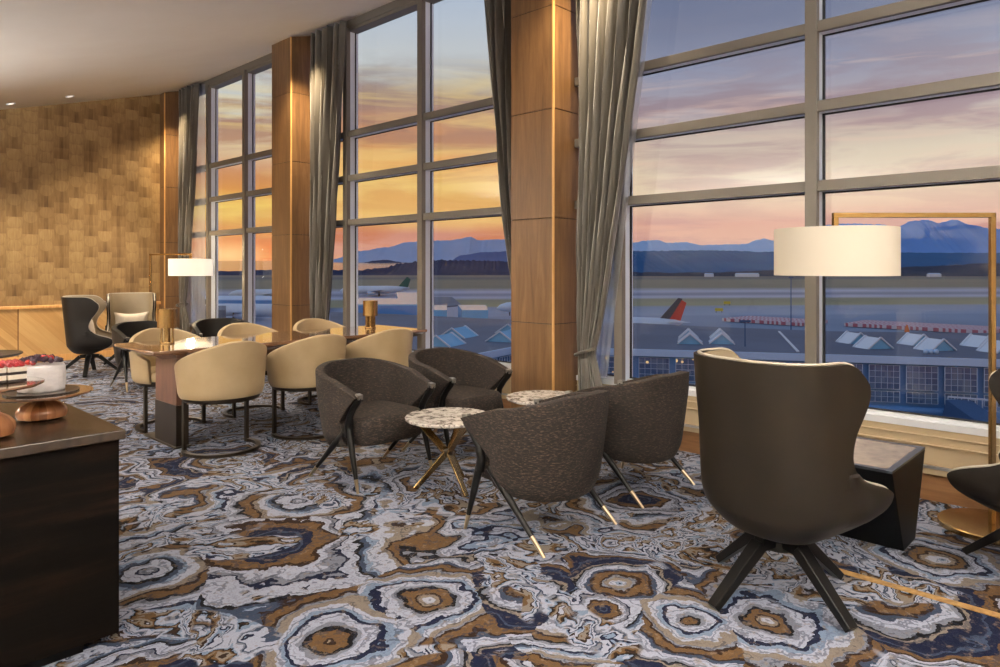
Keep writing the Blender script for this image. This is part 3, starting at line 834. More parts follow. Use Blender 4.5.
# ------------------------------------------------------------------ dining table
t_ = thing('dining_table', 'long walnut dining table on two slab pedestals, its far end at the window', 'table', (3.25, 5.86, 0))
x0, x1, y0, y1 = 1.99-3.25, 4.66-3.25, 5.46-5.86, 6.30-5.86
b = MB(); b.hexa([(x0+.09, y0+.07, .705), (x1-.09, y0+.07, .705), (x1-.09, y1-.07, .705), (x0+.09, y1-.07, .705)],
                 [(x0, y0, .750), (x1, y0, .750), (x1, y1, .750), (x0, y1, .750)])
b.box(x0, x1, y0, y1, .750, .775); b.build('tabletop', M['walnut'], t_, bevel=.006)
for k, px_ in enumerate((2.20-3.25, 4.28-3.25)):
    b = MB(); b.box(px_, px_+.09, -.30, .12, .33, .71); lg = b.build('pedestal', M['walnut_leg'], t_, bevel=.003)
    b = MB(); b.box(px_-.003, px_+.093, -.303, .123, .01, .33); b.build('metal_sleeve', M['dark_metal'], lg, smooth=False)
    b = MB(); b.box(px_-.02, px_+.11, -.32, .34, 0, .014); b.build('foot_plate', M['dark_metal'], lg, bevel=.003)
b = MB(); b.box(2.27-3.25, 4.30-3.25, -.12, -.06, .60, .70); b.build('stretcher', M['walnut_leg'], t_, smooth=False)

# brass lamps on the table
def table_lamp(label, loc):
    root = thing('table_lamp', label, 'lamp', loc, 0, 'brass cordless lamps on the dining table')
    b = MB(); b.lathe([(.066, .13), (.076, .13), (.076, .285), (.066, .285)], 36)
    b._add([], []); o = b.build('lamp_shade', M['brass'], root)
    b = MB(); b.lathe([(.0655, .272), (.0655, .276)], 32); b.build('shade_cap', M['brass'], root)
    b = MB(); b.lathe([(.056, 0), (.058, .006), (.056, .012)], 32); b.build('base', M['brass'], root)
    for k in range(4):
        a = PI/4+k*PI/2+.25
        m = Matrix.Rotation(a, 4, 'Z')
        b = MB(); b.box(.036, .050, -.016, .016, .010, .20, m); b.build('leg', M['brass'], root, bevel=.002)
    b = MB(); b.lathe([(.014, .01), (.014, .18)], 12); b.build('inner_stem', M['brass'], root)
    return root
L1 = table_lamp('brass cylinder lamp at the left end of the dining table', (2.30, 6.0, .776))
dup(L1, (4.33, 5.98, .776), .3, 'brass cylinder lamp at the window end of the dining table')

# ------------------------------------------------------------------ round marble tables
def round_table(label, loc):
    root = thing('side_table', label, 'table', loc, 0, 'round marble side tables')
    b = MB(); b.lathe([(.262, .437), (.272, .441), (.275, .447), (.275, .455), (.270, .460), (.001, .460)], 56)
    b.build('marble_top', M['marble'], root)
    b = MB(); b.lathe([(.20, .430), (.20, .437), (.001, .437)], 40); b.build('top_plate', M['brass'], root)
    for k in range(3):
        a = R_(20)+k*2*PI/3
        d = Vector((math.cos(a), math.sin(a), 0)); n = Vector((-math.sin(a), math.cos(a), 0))
        b = MB()
        b.bar(d*.185+Vector((0,0,.43)), d*.012+Vector((0,0,.225)), .045, .012, .05, .014, up=n.cross(Vector((0,0,1))) if False else (d.x, d.y, .9))
        b.bar(d*.012+Vector((0,0,.225)), d*.21+Vector((0,0,.002)), .05, .014, .034, .012, up=(d.x, d.y, -.9))
        b.build('leg', M['brass'], root, bevel=.002)
    b = MB(); b.lathe([(.028, .205), (.032, .215), (.032, .24), (.028, .25)], 20); b.build('hub', M['dark_metal'], root)
    return root
T1 = round_table('round marble side table on crossed brass legs, the nearer one', (3.0, 3.31, 0))
dup(T1, (3.93, 3.30, 0), R_(40), 'round marble side table by the oak column, half hidden behind an armchair')

# block side table
t_ = thing('block_side_table', 'black block side table with inset stone top beside the large wing chair', 'table', (3.95, 1.15, 0))
lo = [(3.88-3.95, .94-1.15), (4.10-3.95, .94-1.15), (4.10-3.95, 1.44-1.15), (3.88-3.95, 1.44-1.15)]
hi = [(3.52-3.95, .90-1.15), (4.12-3.95, .90-1.15), (4.12-3.95, 1.50-1.15), (3.52-3.95, 1.50-1.15)]
b = MB(); b.hexa([(x_, y_, 0) for x_, y_ in lo], [(x_, y_, .47) for x_, y_ in hi]); b.build('body', M['black'], t_, bevel=.004, smooth=False)
b = MB(); b.box(-.43+.03, .17-.03, -.25+.03, .35-.03, .468, .476); b.build('stone_inset', M['stone_top'], t_, smooth=False)
b = MB()
for q in ((-.43, .17, -.25, -.22), (-.43, .17, .32, .35), (-.43, -.40, -.22, .32), (.14, .17, -.22, .32)): b.box(q[0], q[1], q[2], q[3], .466, .478)
b.build('top_frame', mat('blue_grey_metal', lin(70,76,84), .3, .6), t_, smooth=False)

# ------------------------------------------------------------------ floor lamps
def floor_lamp(label, loc, ang, shade, top, Ls=.84, energy=12):
    root = thing('floor_lamp', label, 'lamp', loc, ang, 'brass arch floor lamps with drum shades')
    b = MB(); b.lathe([(.24, 0), (.25, .004), (.25, .028), (.244, .034), (.001, .034)], 48); b.build('base', M['brass'], root)
    b = MB(); b.box(-.013, .013, -.013, .013, .034, top); b.build('pole', M['brass'], root, bevel=.002, smooth=False)
    b = MB(); b.box(-.013, Ls+.013, -.013, .013, top-.026, top); b.build('arm', M['brass'], root, bevel=.002, smooth=False)
    b = MB(); b.box(Ls-.013, Ls+.013, -.013, .013, top-.13, top-.026); b.box(Ls-.006, Ls+.006, -.006, .006, top-.26, top-.13); b.build('drop_rod', M['brass'], root, smooth=False)
    zt = top-.085; zb = top-.335; r = .305
    b = MB()
    seg = 64
    for (r_, za, zc) in ((r, zb, zt),):
        b.lathe([(r_-.004, za), (r_, za), (r_, zc), (r_-.004, zc), (r_-.004, za+.001)], seg, (Ls, 0, 0))
    b.f = [f for f in b.f if len(f) == 4]; b.mi = b.mi[:len(b.f)]
    b.build('lamp_shade', shade, root)
    b = MB(); b.lathe([(r-.006, zb+.02), (r-.006, zb+.024)], seg, (Ls, 0, 0)); b.build('diffuser', shade, root)
    return root
floor_lamp('brass arch floor lamp with wide drum shade in front of the near window', (4.525, .675, 0), R_(133.6), M['shade'], 1.695)
floor_lamp('brass arch floor lamp with glowing drum shade in the far corner', (4.10, 11.35, 0), R_(-70), M['shade_hot'], 1.62)
light('POINT', 'far_floor_lamp_bulb', (4.10+.84*math.cos(R_(-70)), 11.35+.84*math.sin(R_(-70)), 1.70), 14, (1, .75, .45), shadow_soft_size=.05)
light('POINT', 'far_floor_lamp_bulb_low', (4.10+.84*math.cos(R_(-70)), 11.35+.84*math.sin(R_(-70)), 1.26), 10, (1, .75, .45), shadow_soft_size=.05)

# ------------------------------------------------------------------ console with cakes
t_ = thing('sideboard', 'dark oak sideboard with polished top in the left foreground', 'sideboard', (-.1, 3.6, 0))
b = MB(); b.box(-1.4+.1, .912+.1, 2.83-3.6, 4.25-3.6, .04, .765); b.build('body', M['espresso'], t_, bevel=.003, smooth=False)
b = MB(); b.box(-1.4+.1, .80+.1, 2.86-3.6, 4.2-3.6, 0, .04); b.build('plinth', M['black'], t_, smooth=False)
b = MB(); b.box(-1.42+.1, .925+.1, 2.80-3.6, 4.28-3.6, .765, .80); b.build('top', M['espresso_top'], t_, bevel=.003, smooth=False)

def cake_stand(label, loc, H_, rp, rb=.1, dark=False):
    root = thing('cake_stand', label, 'cake stand', loc, 0, 'turned wooden cake stands')
    hb = min(.095, H_*.72)
    b = MB(); b.lathe([(rb*.72, 0), (rb*.93, .010), (rb, hb*.34), (rb*.95, hb*.55), (rb*.75, hb*.78), (rb*.42, hb*.95), (rb*.26, hb*1.05), (rb*.22, H_-.024), (rb*.34, H_-.014)], 40)
    b.build('foot', M['turned'], root)
    b = MB(); b.lathe([(rb*.4, H_-.016), (rp*.93, H_-.013), (rp, H_-.006), (rp, H_), (rp*.97, H_), (.001, H_-.002)], 56)
    b.build('plate', M['slate'] if dark else M['walnut'], root)
    return root
ZC = .801
S1 = cake_stand('wooden cake stand holding the round white cake', (.757, 3.232, ZC), .108, .178, .091)
S2 = cake_stand('taller wooden cake stand at the left edge holding layered cake slices', (.535, 3.02, ZC), .19, .178, .094)
S3 = cake_stand('dark cake stand mostly beyond the left edge of the view', (.705, 4.04, ZC), .195, .16, .07, True)
# board and cake
zt = ZC+.108
b = MB(); b.lathe([(.128, 0), (.13, .002), (.13, .006), (.001, .006)], 48); o = b.build('cake_board', M['slate']); o.location = (.757, 3.232, zt)
tag(o, 'thin dark round board under the white cake', 'cake board')
CX, CY, CZ_ = .757, 3.232, zt+.0065
root = thing('cake', 'round white iced cake piled with dark berries and strawberries', 'cake', (CX, CY, CZ_))
b = MB()
def ck(u, v):
    a = 2*PI*u; prof = [(.076, 0), (.080, .004), (.081, .03), (.0805, .06), (.081, .092), (.077, .101), (.055, .104), (.001, .105)]
    r, z = prof[int(round(v*7))]
    wv_ = 1+.018*math.sin(a*9+z*60)+.012*math.sin(a*23)
    return (r*wv_*math.cos(a), r*wv_*math.sin(a), z)
b.grid(ck, 72, 8, closed=True); b._add([ck(i/72, 0) for i in range(72)], [tuple(reversed(range(72)))])
b.build('icing', M['icing'], root)
rnd = random.Random(3)
def berry_mesh(kind):
    b = MB()
    if kind == 'straw': b.ball((0,0,0), .0105, 1, .85, 1.15, 10, 8)
    else:
        b.ball((0,0,0), .0075, seg=8, rings=6)
        for k in range(14):
            ph = math.acos(1-2*(k+.5)/14); th = k*2.4
            b.ball((.0068*math.sin(ph)*math.cos(th), .0068*math.sin(ph)*math.sin(th), .0068*math.cos(ph)), .0038, seg=6, rings=4)
    return b
def berries(kind, m, name, lab, spots, group):
    src = None
    for p in spots:
        if src is None: src = berry_mesh(kind).build(name, m); o = src
        else: o = src.copy(); COL.objects.link(o)
        o.location = p; o.rotation_euler = (rnd.random()*2, rnd.random()*2, rnd.random()*6)
        tag(o, lab, 'berry', group)
sp_d, sp_s = [], []
for i in range(60):
    r = .070*math.sqrt(rnd.random()); a = rnd.random()*2*PI
    (sp_s if i % 6 == 1 and r < .06 else sp_d).append((CX+r*math.cos(a), CY+r*math.sin(a), CZ_+.112+.016*(1-r/.070)+rnd.random()*.012))
berries('dark', M['berry_dark'], 'blackberry', 'blackberry in the heap on top of the white cake', sp_d, 'blackberries on the white cake')
berries('straw', M['berry_straw'], 'strawberry', 'red strawberry piece in the heap on top of the white cake', sp_s, 'strawberries on the white cake')
# layered slices on the taller stand
z2 = ZC+.19
n = 0
sl_labs = ['layered cake slice at the right front of the tall stand', 'layered cake slice beside the left edge of the view, front row', 'layered cake slice at the right of the back row', 'layered cake slice left in the back row']
rasp = []
for j in range(2):
    for i in range(2):
        cx_, cy_ = .620-.062*i, 3.005+.066*j
        r_ = thing('cake_slice', sl_labs[n], 'cake', (cx_, cy_, z2+.001), R_(6), 'layered cake slices on the tall stand'); n += 1
        zz = 0
        for q, (h_, mm, nm) in enumerate(((.010, 'chocolate', 'chocolate_layer'), (.017, 'cream_layer', 'cream_layer'), (.010, 'chocolate', 'chocolate_layer'), (.017, 'cream_layer', 'cream_layer'))):
            b = MB(); b.box(-.029, .029, -.031, .031, zz, zz+h_); b.build(nm, M[mm], r_, bevel=.001, smooth=False); zz += h_
        for a_ in range(3):
            for c_ in range(3):
                rasp.append((sl_labs[n-1], cx_-.019+.019*a_, cy_-.020+.020*c_, z2+.001+zz+.008))
src_b = None
for lab_, px3, py3, pz3 in rasp:
    if src_b is None: src_b = berry_mesh('dark').build('raspberry', M['berry_red']); o = src_b
    else: o = src_b.copy(); COL.objects.link(o)
    o.location = (px3, py3, pz3); o.rotation_euler = (rnd.random()*2, rnd.random()*2, rnd.random()*6)
    tag(o, 'raspberry on the '+lab_, 'berry', 'raspberries on the '+lab_)

# ================================================================== outside: the airfield
DROP = 16.0; ZG = EYE-DROP
FWD = Vector((math.sin(R_(46.4)), math.cos(R_(46.4)), 0)); RGT = Vector((math.cos(R_(46.4)), -math.sin(R_(46.4)), 0))
def W(lat, dep, z=0.0):   # site grid of the airfield: across and out from the hotel
    p = FWD*dep+RGT*lat; return (p.x, p.y, z)
def S(px, dep, z=0.0): return W((px-500)/700*dep, dep, z)
def drop_at(py, drop): return 700*drop/(py-268)
M['tarmac'] = None
def ground_b(t, b):
    co = objco(t)
    d = t.vmath('DOT_PRODUCT', co, tuple(FWD)); l = t.vmath('DOT_PRODUCT', co, tuple(RGT))
    dd = t.math('SUBTRACT', d, t.math('MULTIPLY', l, .10))     # runways run slightly askew
    ly = t.math('DIVIDE', 11200.0, t.math('MAXIMUM', dd, 40.0))  # distance folded for even bands
    ly = t.math('ADD', ly, t.math('MULTIPLY', t.math('SUBTRACT', t.noise(t.mapping(co, scale=(.003,.003,1)), 1, 3), .5), 2.0))
    k = t.math('DIVIDE', ly, 80.0, clamp=True)
    TA, GR, RW, G2, DK = lin(136,152,178), lin(136,134,106), lin(176,182,206), lin(122,118,98), lin(70,78,86)
    col = t.ramp(k, [(0, DK), (.07, DK), (.10, lin(122,110,98)), (.13, DK), (.16, G2), (.25, lin(122,116,96)), (.30, RW), (.335, lin(120,124,146)), (.37, RW), (.40, GR), (.475, lin(150,146,108)),
                     (.50, TA), (.60, lin(152,166,190)), (.62, TA), (.75, lin(126,142,166)), (1, TA)], 'LINEAR')
    n = t.noise(t.mapping(co, scale=(.02,.02,1)), 1, 6, .6)
    col = t.mix(.35, col, t.ramp(n, [(.3, (.6,.6,.62,1)), (.7, (1.1,1.1,1.1,1))]), 'MULTIPLY')
    t.put(b.inputs['Base Color'], col)
M['ground'] = mat('airfield_ground', rough=.75, build=ground_b)
b = MB(); b._add([W(-1500, 8, ZG), W(900, 8, ZG), W(4500, 3000, ZG), W(-3200, 3000, ZG)], [(0, 1, 2, 3)])
struct(b, 'ground', M['ground'], 'airfield of tarmac, runways and mown grass outside the windows', 'ground', smooth=False)
# sea to the left
def sea_b(t, b):
    co = objco(t); d = t.vmath('DOT_PRODUCT', co, tuple(FWD))
    t.put(b.inputs['Normal'], t.bump(t.noise(t.mapping(co, scale=(.01,.01,1)), 1, 4), .3, 1))
M['sea'] = mat('sea_water', lin(150,140,140), .12, build=sea_b, metal=.6)
b = MB(); b._add([W(-2900, 2000, ZG+8), W(200, 2000, ZG+8), W(500, 16000, ZG+176), W(-16500, 16000, ZG+176)], [(0, 1, 2, 3)])
struct(b, 'trim_20', M['sea'], 'bright strip of sea under the setting sun', 'sea', smooth=False)

def ridge(name, label, cat, pts, dep, depth, color, jag=0, zb=ZG, kind='structure', seed=1, step=4, steps_rough=.9):
    """range of hills: crest heights given along the site grid, real depth front to back"""
    rr = random.Random(seed)
    xs = []; p = pts[0][0]
    while p <= pts[-1][0]: xs.append(p); p += step
    def crest(px):
        for (a, h1), (c, h2) in zip(pts, pts[1:]):
            if px <= c:
                u = (px-a)/(c-a); u = u*u*(3-2*u); return h1+(h2-h1)*u
        return pts[-1][1]
    b = MB(); rows = []
    prof = [(-1, 0), (-.7, .30), (-.4, .62), (-.15, .92), (0, 1), (.2, .9), (1, 0)]
    crest_h = []
    for px in xs:
        hy = crest(px)+(rr.random()-.5)*jag
        crest_h.append((hy))
    def fn(u, v):
        i = int(round(u*(len(xs)-1))); j = int(round(v*(len(prof)-1)))
        q, hh = prof[j]; d = dep+q*depth
        ztop = EYE+(268-crest_h[i])/700*dep
        z = zb+(ztop-zb)*hh
        if 0 < j < len(prof)-1 and j != 4: z += (random.Random(i*7+j).random()-.5)*(ztop-zb)*.06
        lat = (xs[i]-500)/700*dep
        return W(lat, d, z)
    b.grid(fn, len(xs), len(prof))
    m = mat(name+'_cover', rough=.95, spec=.0, build=varied(color[0], color[1], 1, (.004*2000/dep, .004*2000/dep, .02*2000/dep), detail=6))  # blue of the far ranges has distance haze painted into it
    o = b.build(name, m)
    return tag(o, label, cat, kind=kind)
# forested plain behind the runways and hills
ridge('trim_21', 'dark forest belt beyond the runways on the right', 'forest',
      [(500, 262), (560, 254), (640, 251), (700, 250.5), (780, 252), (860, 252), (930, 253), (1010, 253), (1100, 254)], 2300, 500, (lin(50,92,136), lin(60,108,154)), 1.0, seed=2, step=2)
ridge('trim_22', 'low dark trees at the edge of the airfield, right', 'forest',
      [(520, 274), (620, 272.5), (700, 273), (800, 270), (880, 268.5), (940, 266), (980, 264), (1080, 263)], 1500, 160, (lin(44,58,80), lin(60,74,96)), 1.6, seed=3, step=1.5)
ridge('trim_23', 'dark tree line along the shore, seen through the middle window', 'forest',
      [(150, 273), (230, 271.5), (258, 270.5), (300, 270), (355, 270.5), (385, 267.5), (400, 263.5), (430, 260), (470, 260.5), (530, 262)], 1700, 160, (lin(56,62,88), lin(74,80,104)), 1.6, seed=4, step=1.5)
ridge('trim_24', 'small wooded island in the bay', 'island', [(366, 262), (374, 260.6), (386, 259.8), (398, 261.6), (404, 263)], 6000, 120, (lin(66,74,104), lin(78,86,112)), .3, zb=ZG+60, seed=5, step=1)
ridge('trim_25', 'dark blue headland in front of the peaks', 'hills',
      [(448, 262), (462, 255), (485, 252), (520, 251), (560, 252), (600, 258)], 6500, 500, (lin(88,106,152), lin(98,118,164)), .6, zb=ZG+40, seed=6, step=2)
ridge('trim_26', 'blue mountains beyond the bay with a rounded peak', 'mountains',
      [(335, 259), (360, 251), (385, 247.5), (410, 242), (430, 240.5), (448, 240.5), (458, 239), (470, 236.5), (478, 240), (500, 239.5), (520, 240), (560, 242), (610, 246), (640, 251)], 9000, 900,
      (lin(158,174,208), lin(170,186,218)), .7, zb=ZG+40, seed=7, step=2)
ridge('trim_27', 'pale distant mountains with one pointed peak, haze painted into their colour', 'mountains',
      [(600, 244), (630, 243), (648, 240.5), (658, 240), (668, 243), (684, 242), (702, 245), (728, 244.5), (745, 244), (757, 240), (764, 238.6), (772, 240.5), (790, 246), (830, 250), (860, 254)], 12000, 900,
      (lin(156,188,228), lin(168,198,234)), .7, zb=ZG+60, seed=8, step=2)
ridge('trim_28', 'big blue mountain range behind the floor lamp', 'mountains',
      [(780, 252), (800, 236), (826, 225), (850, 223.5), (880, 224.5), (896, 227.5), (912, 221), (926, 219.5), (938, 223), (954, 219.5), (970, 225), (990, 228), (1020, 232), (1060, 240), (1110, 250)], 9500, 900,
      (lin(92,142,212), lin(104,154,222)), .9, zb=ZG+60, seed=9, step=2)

# terminal building -------------------------------------------------
RZ = EYE-7.4
M['roof'] = mat('terminal_roofing', rough=.7, build=varied(lin(86,94,114), lin(102,112,134), 1, (.08,.08,1)))
M['fascia'] = mat('terminal_fascia', lin(176,206,238), .5)
M['facade'] = mat('terminal_facade', rough=.5, build=varied(lin(84,140,200), lin(96,152,212), 1, (.2,.2,.2)))
M['pier'] = mat('terminal_pier', lin(60,92,134), .6)
def tglass_b(t, b):
    x, y, z = t.sep(objco(t))
    n = t.new('ShaderNodeTexWhiteNoise', noise_dimensions='3D')
    t.put(n.inputs[0], t.comb(t.math('FLOOR', t.math('MULTIPLY', x, 1.6)), t.math('FLOOR', t.math('MULTIPLY', y, 1.6)), t.math('FLOOR', t.math('MULTIPLY', z, 2.2))))
    t.put(b.inputs['Base Color'], t.ramp(n.outputs[0], [(0, lin(56,88,126)), (.7, lin(76,108,144)), (1, lin(100,124,148))]))
M['tglass'] = mat('terminal_glass', rough=.15, build=tglass_b)
def tglass_warm(t, b):
    tglass_b(t, b)
    co = objco(t)
    v = t.new('ShaderNodeTexVoronoi'); t.put(v.inputs['Vector'], co); v.inputs['Scale'].default_value = 1.3
    lamp = t.math('LESS_THAN', v.outputs['Distance'], .20)
    b.inputs['Emission Color'].default_value = (1, .62, .18, 1)
    t.put(b.inputs['Emission Strength'], t.math('MULTIPLY', lamp, .9))
M['tglass_lit'] = mat('terminal_glass_lit', rough=.15, build=tglass_warm)
M['tframe'] = mat('terminal_glazing_bars', lin(176,200,226), .5)
M['skywhite'] = mat('skylight_white', lin(214,224,238), .4)
M['skyblue'] = mat('skylight_glass', rough=.2, build=varied(lin(124,184,224), lin(142,200,236), 1, (.3,.3,.3)))
bld = thing('terminal_building', 'flat roofed blue terminal building with glazed front and skylights', 'building', W(20, 64, ZG))
B0 = Vector(W(20, 64, ZG))
def loc(p): v = Vector(p)-B0; return (v.x, v.y, v.z)
NE = [(330, 30), (395, 39.0), (478, 60.5), (512, 65.5), (600, 64.7), (829, 59.9), (983, 56.9), (1120, 54.5)]    # near eave
FE = [(1120, 78), (983, 79.7), (829, 82), (700, 89), (640, 94), (560, 97), (470, 104), (400, 112), (330, 118)]
b = MB(); pts = [S(p, d)[:2] for p, d in NE]+[S(p, d)[:2] for p, d in FE]
b.prism([(q[0]-B0.x, q[1]-B0.y) for q in pts], RZ-.06-ZG, RZ-ZG); b.build('roof', M['roof'], bld, smooth=False)
inset = [(p, d+.35) for p, d in NE]
b = MB(); pts2 = [S(p, d)[:2] for p, d in inset]+[S(p, d-.35)[:2] for p, d in FE]
b.prism([(q[0]-B0.x, q[1]-B0.y) for q in pts2], 0, RZ-ZG-.07); b.build('facade', M['facade'], bld, smooth=False)
b = MB()
for (p, d), (p2, d2) in zip(NE, NE[1:]):
    a_, c_ = Vector(loc(S(p, d, RZ-.30))), Vector(loc(S(p2, d2, RZ-.30)))
    b.bar(a_, c_, .25, .62)
b.build('fascia', M['fascia'], bld, smooth=False)
# window bays along the front
def facade_bays(Pa, Pb, n, litset, lowrow=True, fill=.82):
    A_, Bv = Vector(S(*Pa)), Vector(S(*Pb)); d = (Bv-A_); Lh = d.length; d.normalize(); nrm = Vector((d.y, -d.x, 0))
    if nrm.dot(FWD) > 0: nrm = -nrm
    for i in range(n):
        s0 = Lh*i/n+Lh/n*.09; s1 = s0+Lh/n*fill
        q0 = A_+d*s0+nrm*.12; q1 = A_+d*s1+nrm*.12
        for (zt_, zb_, nm, cols, rows) in (((RZ-.75), (RZ-2.75), 'window', 5, 4),)+((((RZ-2.95), (RZ-3.85), 'lower_window', 5, 2),) if lowrow else ()):
            b = MB(); a0, a1 = Vector(loc(q0)), Vector(loc(q1)); z0_, z1_ = zb_-ZG, zt_-ZG
            off = nrm*.02
            b._add([(a0.x+off.x, a0.y+off.y, z0_), (a1.x+off.x, a1.y+off.y, z0_), (a1.x+off.x, a1.y+off.y, z1_), (a0.x+off.x, a0.y+off.y, z1_),
                    (a0.x-off.x*5, a0.y-off.y*5, z0_), (a1.x-off.x*5, a1.y-off.y*5, z0_), (a1.x-off.x*5, a1.y-off.y*5, z1_), (a0.x-off.x*5, a0.y-off.y*5, z1_)],
                   [(0,1,2,3), (0,4,5,1), (1,5,6,2), (2,6,7,3), (3,7,4,0)])
            g = b.build(nm, M['tglass_lit'] if i in litset and nm == 'window' else M['tglass'], bld, smooth=False)
            b = MB()
            for k in range(cols+1):
                p = a0.lerp(a1, k/cols)+nrm*.05; p.z = 0
                wd = .055 if k in (0, cols) else .03
                b.bar((p.x, p.y, z0_), (p.x, p.y, z1_), wd, .05, up=(nrm.x, nrm.y, 0))
            for k in range(rows+1):
                zz = z0_+(z1_-z0_)*k/rows
                b.bar((a0.x+nrm.x*.05, a0.y+nrm.y*.05, zz), (a1.x+nrm.x*.05, a1.y+nrm.y*.05, zz), .05, .03)
            b.build('glazing_bars', M['tframe'], g, smooth=False)
facade_bays((600, 64.9), (829, 60.1), 6, {0, 1, 2})
facade_bays((829, 60.1), (1020, 56.4), 5, set())
facade_bays((480, 60.9), (512, 65.8), 2, {0, 1})
# dark openings and sloping canopy low on the front
for k, (pa, pb, za, zb_) in enumerate(((868, 892, 4.75, 7.5), (905, 918, 4.9, 6.8), (922, 935, 4.9, 6.2), (942, 962, 4.9, 6.6))):
    A_ = Vector(S(pa, 59.2-(pa-829)*.0205)); Bv = Vector(S(pb, 59.2-(pb-829)*.0205)); b = MB()
    a0, a1 = Vector(loc(A_)), Vector(loc(Bv)); c = FWD*.5
    b.hexa([(a0.x, a0.y, RZ-zb_-ZG), (a1.x, a1.y, RZ-zb_-ZG), (a1.x+c.x, a1.y+c.y, RZ-zb_-ZG), (a0.x+c.x, a0.y+c.y, RZ-zb_-ZG)],
           [(a0.x, a0.y, RZ-za-ZG), (a1.x, a1.y, RZ-za-ZG), (a1.x+c.x, a1.y+c.y, RZ-za-ZG), (a0.x+c.x, a0.y+c.y, RZ-za-ZG)])
    b.build('loading_door', M['gasket'], bld, smooth=False)
# lower ledge
b = MB(); b.bar(loc(S(600, 64.0, RZ-4.2)), loc(S(829, 59.2, RZ-4.2)), .5, .25); b.bar(loc(S(829, 59.2, RZ-4.2)), loc(S(1100, 54.0, RZ-4.2)), .5, .25)
b.build('ledge', M['facade'], bld, smooth=False)
# skylights: paired gables with ridges running out from the front
fd = (Vector(S(983, 56.9))-Vector(S(829, 59.9))).normalized(); fn_ = Vector((-fd.y, fd.x, 0))
def gable(px, dep, wd, ln, ht, blue=False, rot=0):
    c = Vector(loc(S(px, dep, RZ))); a_ = Matrix.Rotation(rot, 3, 'Z'); u = a_ @ fd; v = a_ @ fn_
    P_ = lambda s, r, h: c+u*s+v*r+Vector((0, 0, h))
    b = MB()
    F0 = [P_(-wd/2, 0, 0), P_(wd/2, 0, 0), P_(0, .0, ht)]; F1 = [P_(-wd/2, ln, 0), P_(wd/2, ln, 0), P_(0, ln, ht)]
    b.slot(1); b._add(F0+F1, [(0,1,2), (3,5,4)])
    b.slot(0); b._add(F0+F1, [(0,2,5,3), (1,4,5,2)])
    sk = b.build('skylight', [M['skyblue'] if blue else M['skywhite'], M['skyblue']], bld, smooth=False)
    b = MB()
    for s in (-1, 1):
        b.bar(P_(s*wd/2*1.04, -.08, .02), P_(0, -.08, ht+.06), .14, .12); b.bar(P_(s*wd/2*1.04, ln+.02, .02), P_(0, ln+.02, ht+.06), .14, .12)
    b.build('skylight_frame', M['skywhite'], sk, smooth=False)
for px_, dp in ((690, 68.0), (722, 68.0)):
    gable(px_, dp, 2.3, 2.0, .95); gable(px_-1.5, dp+4.2, 2.0, 2.0, .95)
for px_, dp in ((880, 64), (943, 62.5), (1008, 61)):
    gable(px_, dp, 2.6, 1.8, 1.0, rot=R_(28)); gable(px_-20, dp+4.5, 2.4, 1.8, 1.0, rot=R_(28))
for px_, dp in ((436, 66), (452, 74), (500, 70), (508, 79)):
    gable(px_, dp, 3.0, 3.2, 1.0, True, rot=R_(-8))
b = MB(); b.bar(loc(S(779, 81, RZ+.06)), loc(S(798, 61.5, RZ+.06)), .22, .1); b.build('roof_edge_strip', M['skywhite'], bld, smooth=False)
b = MB()
for i in range(3): b.ball(loc(S(926+5*i, 60.6, RZ+.15)), .35, 1.2, .6, .7)
b.build('roof_vent', M['fascia'], bld)

# jet bridge at the right
jb = thing('jet_bridge', 'blue covered passenger bridge sloping down at the right of the terminal', 'jet bridge', S(985, 55, ZG))
J0 = Vector(S(985, 55, ZG)); jl = lambda p: tuple(Vector(p)-J0)
b = MB(); b.bar(jl(S(955, 56.5, RZ-4.1)), jl(S(1035, 49, RZ-6.6)), 2.0, 2.0); b.build('walkway', M['pier'], jb, smooth=False)
b = MB()
for k in range(14):
    u = k/13; p = Vector(jl(S(948, 56.6, RZ-3.0))).lerp(Vector(jl(S(1040, 54, RZ-3.1))), u); b.bar(p, p+Vector((0,0,-.9)), .07, .07)
b.bar(jl(S(948, 56.6, RZ-3.0)), jl(S(1040, 54, RZ-3.1)), .12, .12); b.build('railing', M['tframe'], jb, smooth=False)
b = MB()
for p in (S(965, 55.5, 0), S(1015, 51, 0)):
    q = jl(p); b.box(q[0]-.25, q[0]+.25, q[1]-.25, q[1]+.25, 0, RZ-5.5-ZG)
b.build('support', M['facade'], jb, smooth=False)

# far concourses on the left
def block(name, label, corners, z0, z1, m, roofm=None):
    t0 = Vector(S(corners[0][0], corners[0][1], ZG)); root = thing(name, label, 'building', tuple(t0))
    pts = [(Vector(S(p, d))-t0) for p, d in corners]
    b = MB(); b.prism([(q.x, q.y) for q in pts], z0, z1-.3); b.build('walls', m, root, smooth=False)
    b = MB(); b.prism([(q.x*1.0, q.y*1.0) for q in pts], z1-.3, z1); b.build('roof', roofm or M['roof'], root, smooth=False)
    return root
block('concourse_building', 'long low concourse behind the brass table lamp at the window', [(352, 150), (425, 150), (425, 176), (352, 185)], 0, 8.2, M['facade'], M['skyblue'])
block('concourse_building', 'pale blue glass roofed concourse seen through the middle window', [(398, 205), (421, 200), (420, 255), (396, 262)], 0, 7.0, M['skyblue'], M['skyblue'])
block('concourse_building', 'concourse with curved pale roof right of the mullion in the middle window', [(432, 190), (462, 205), (452, 262), (428, 262)], 0, 5.2, M['skywhite'], M['roof'])
block('gate_building', 'square turquoise roofed gate building behind the flat terminal roof', [(462, 118), (488, 118), (486, 135), (458, 135)], 0, 8.9, M['skyblue'], M['skyblue'])
block('gate_building', 'small turquoise gate building left of the first in the middle window', [(420, 120), (447, 120), (447, 136), (420, 136)], 0, 8.8, M['skyblue'], M['skyblue'])
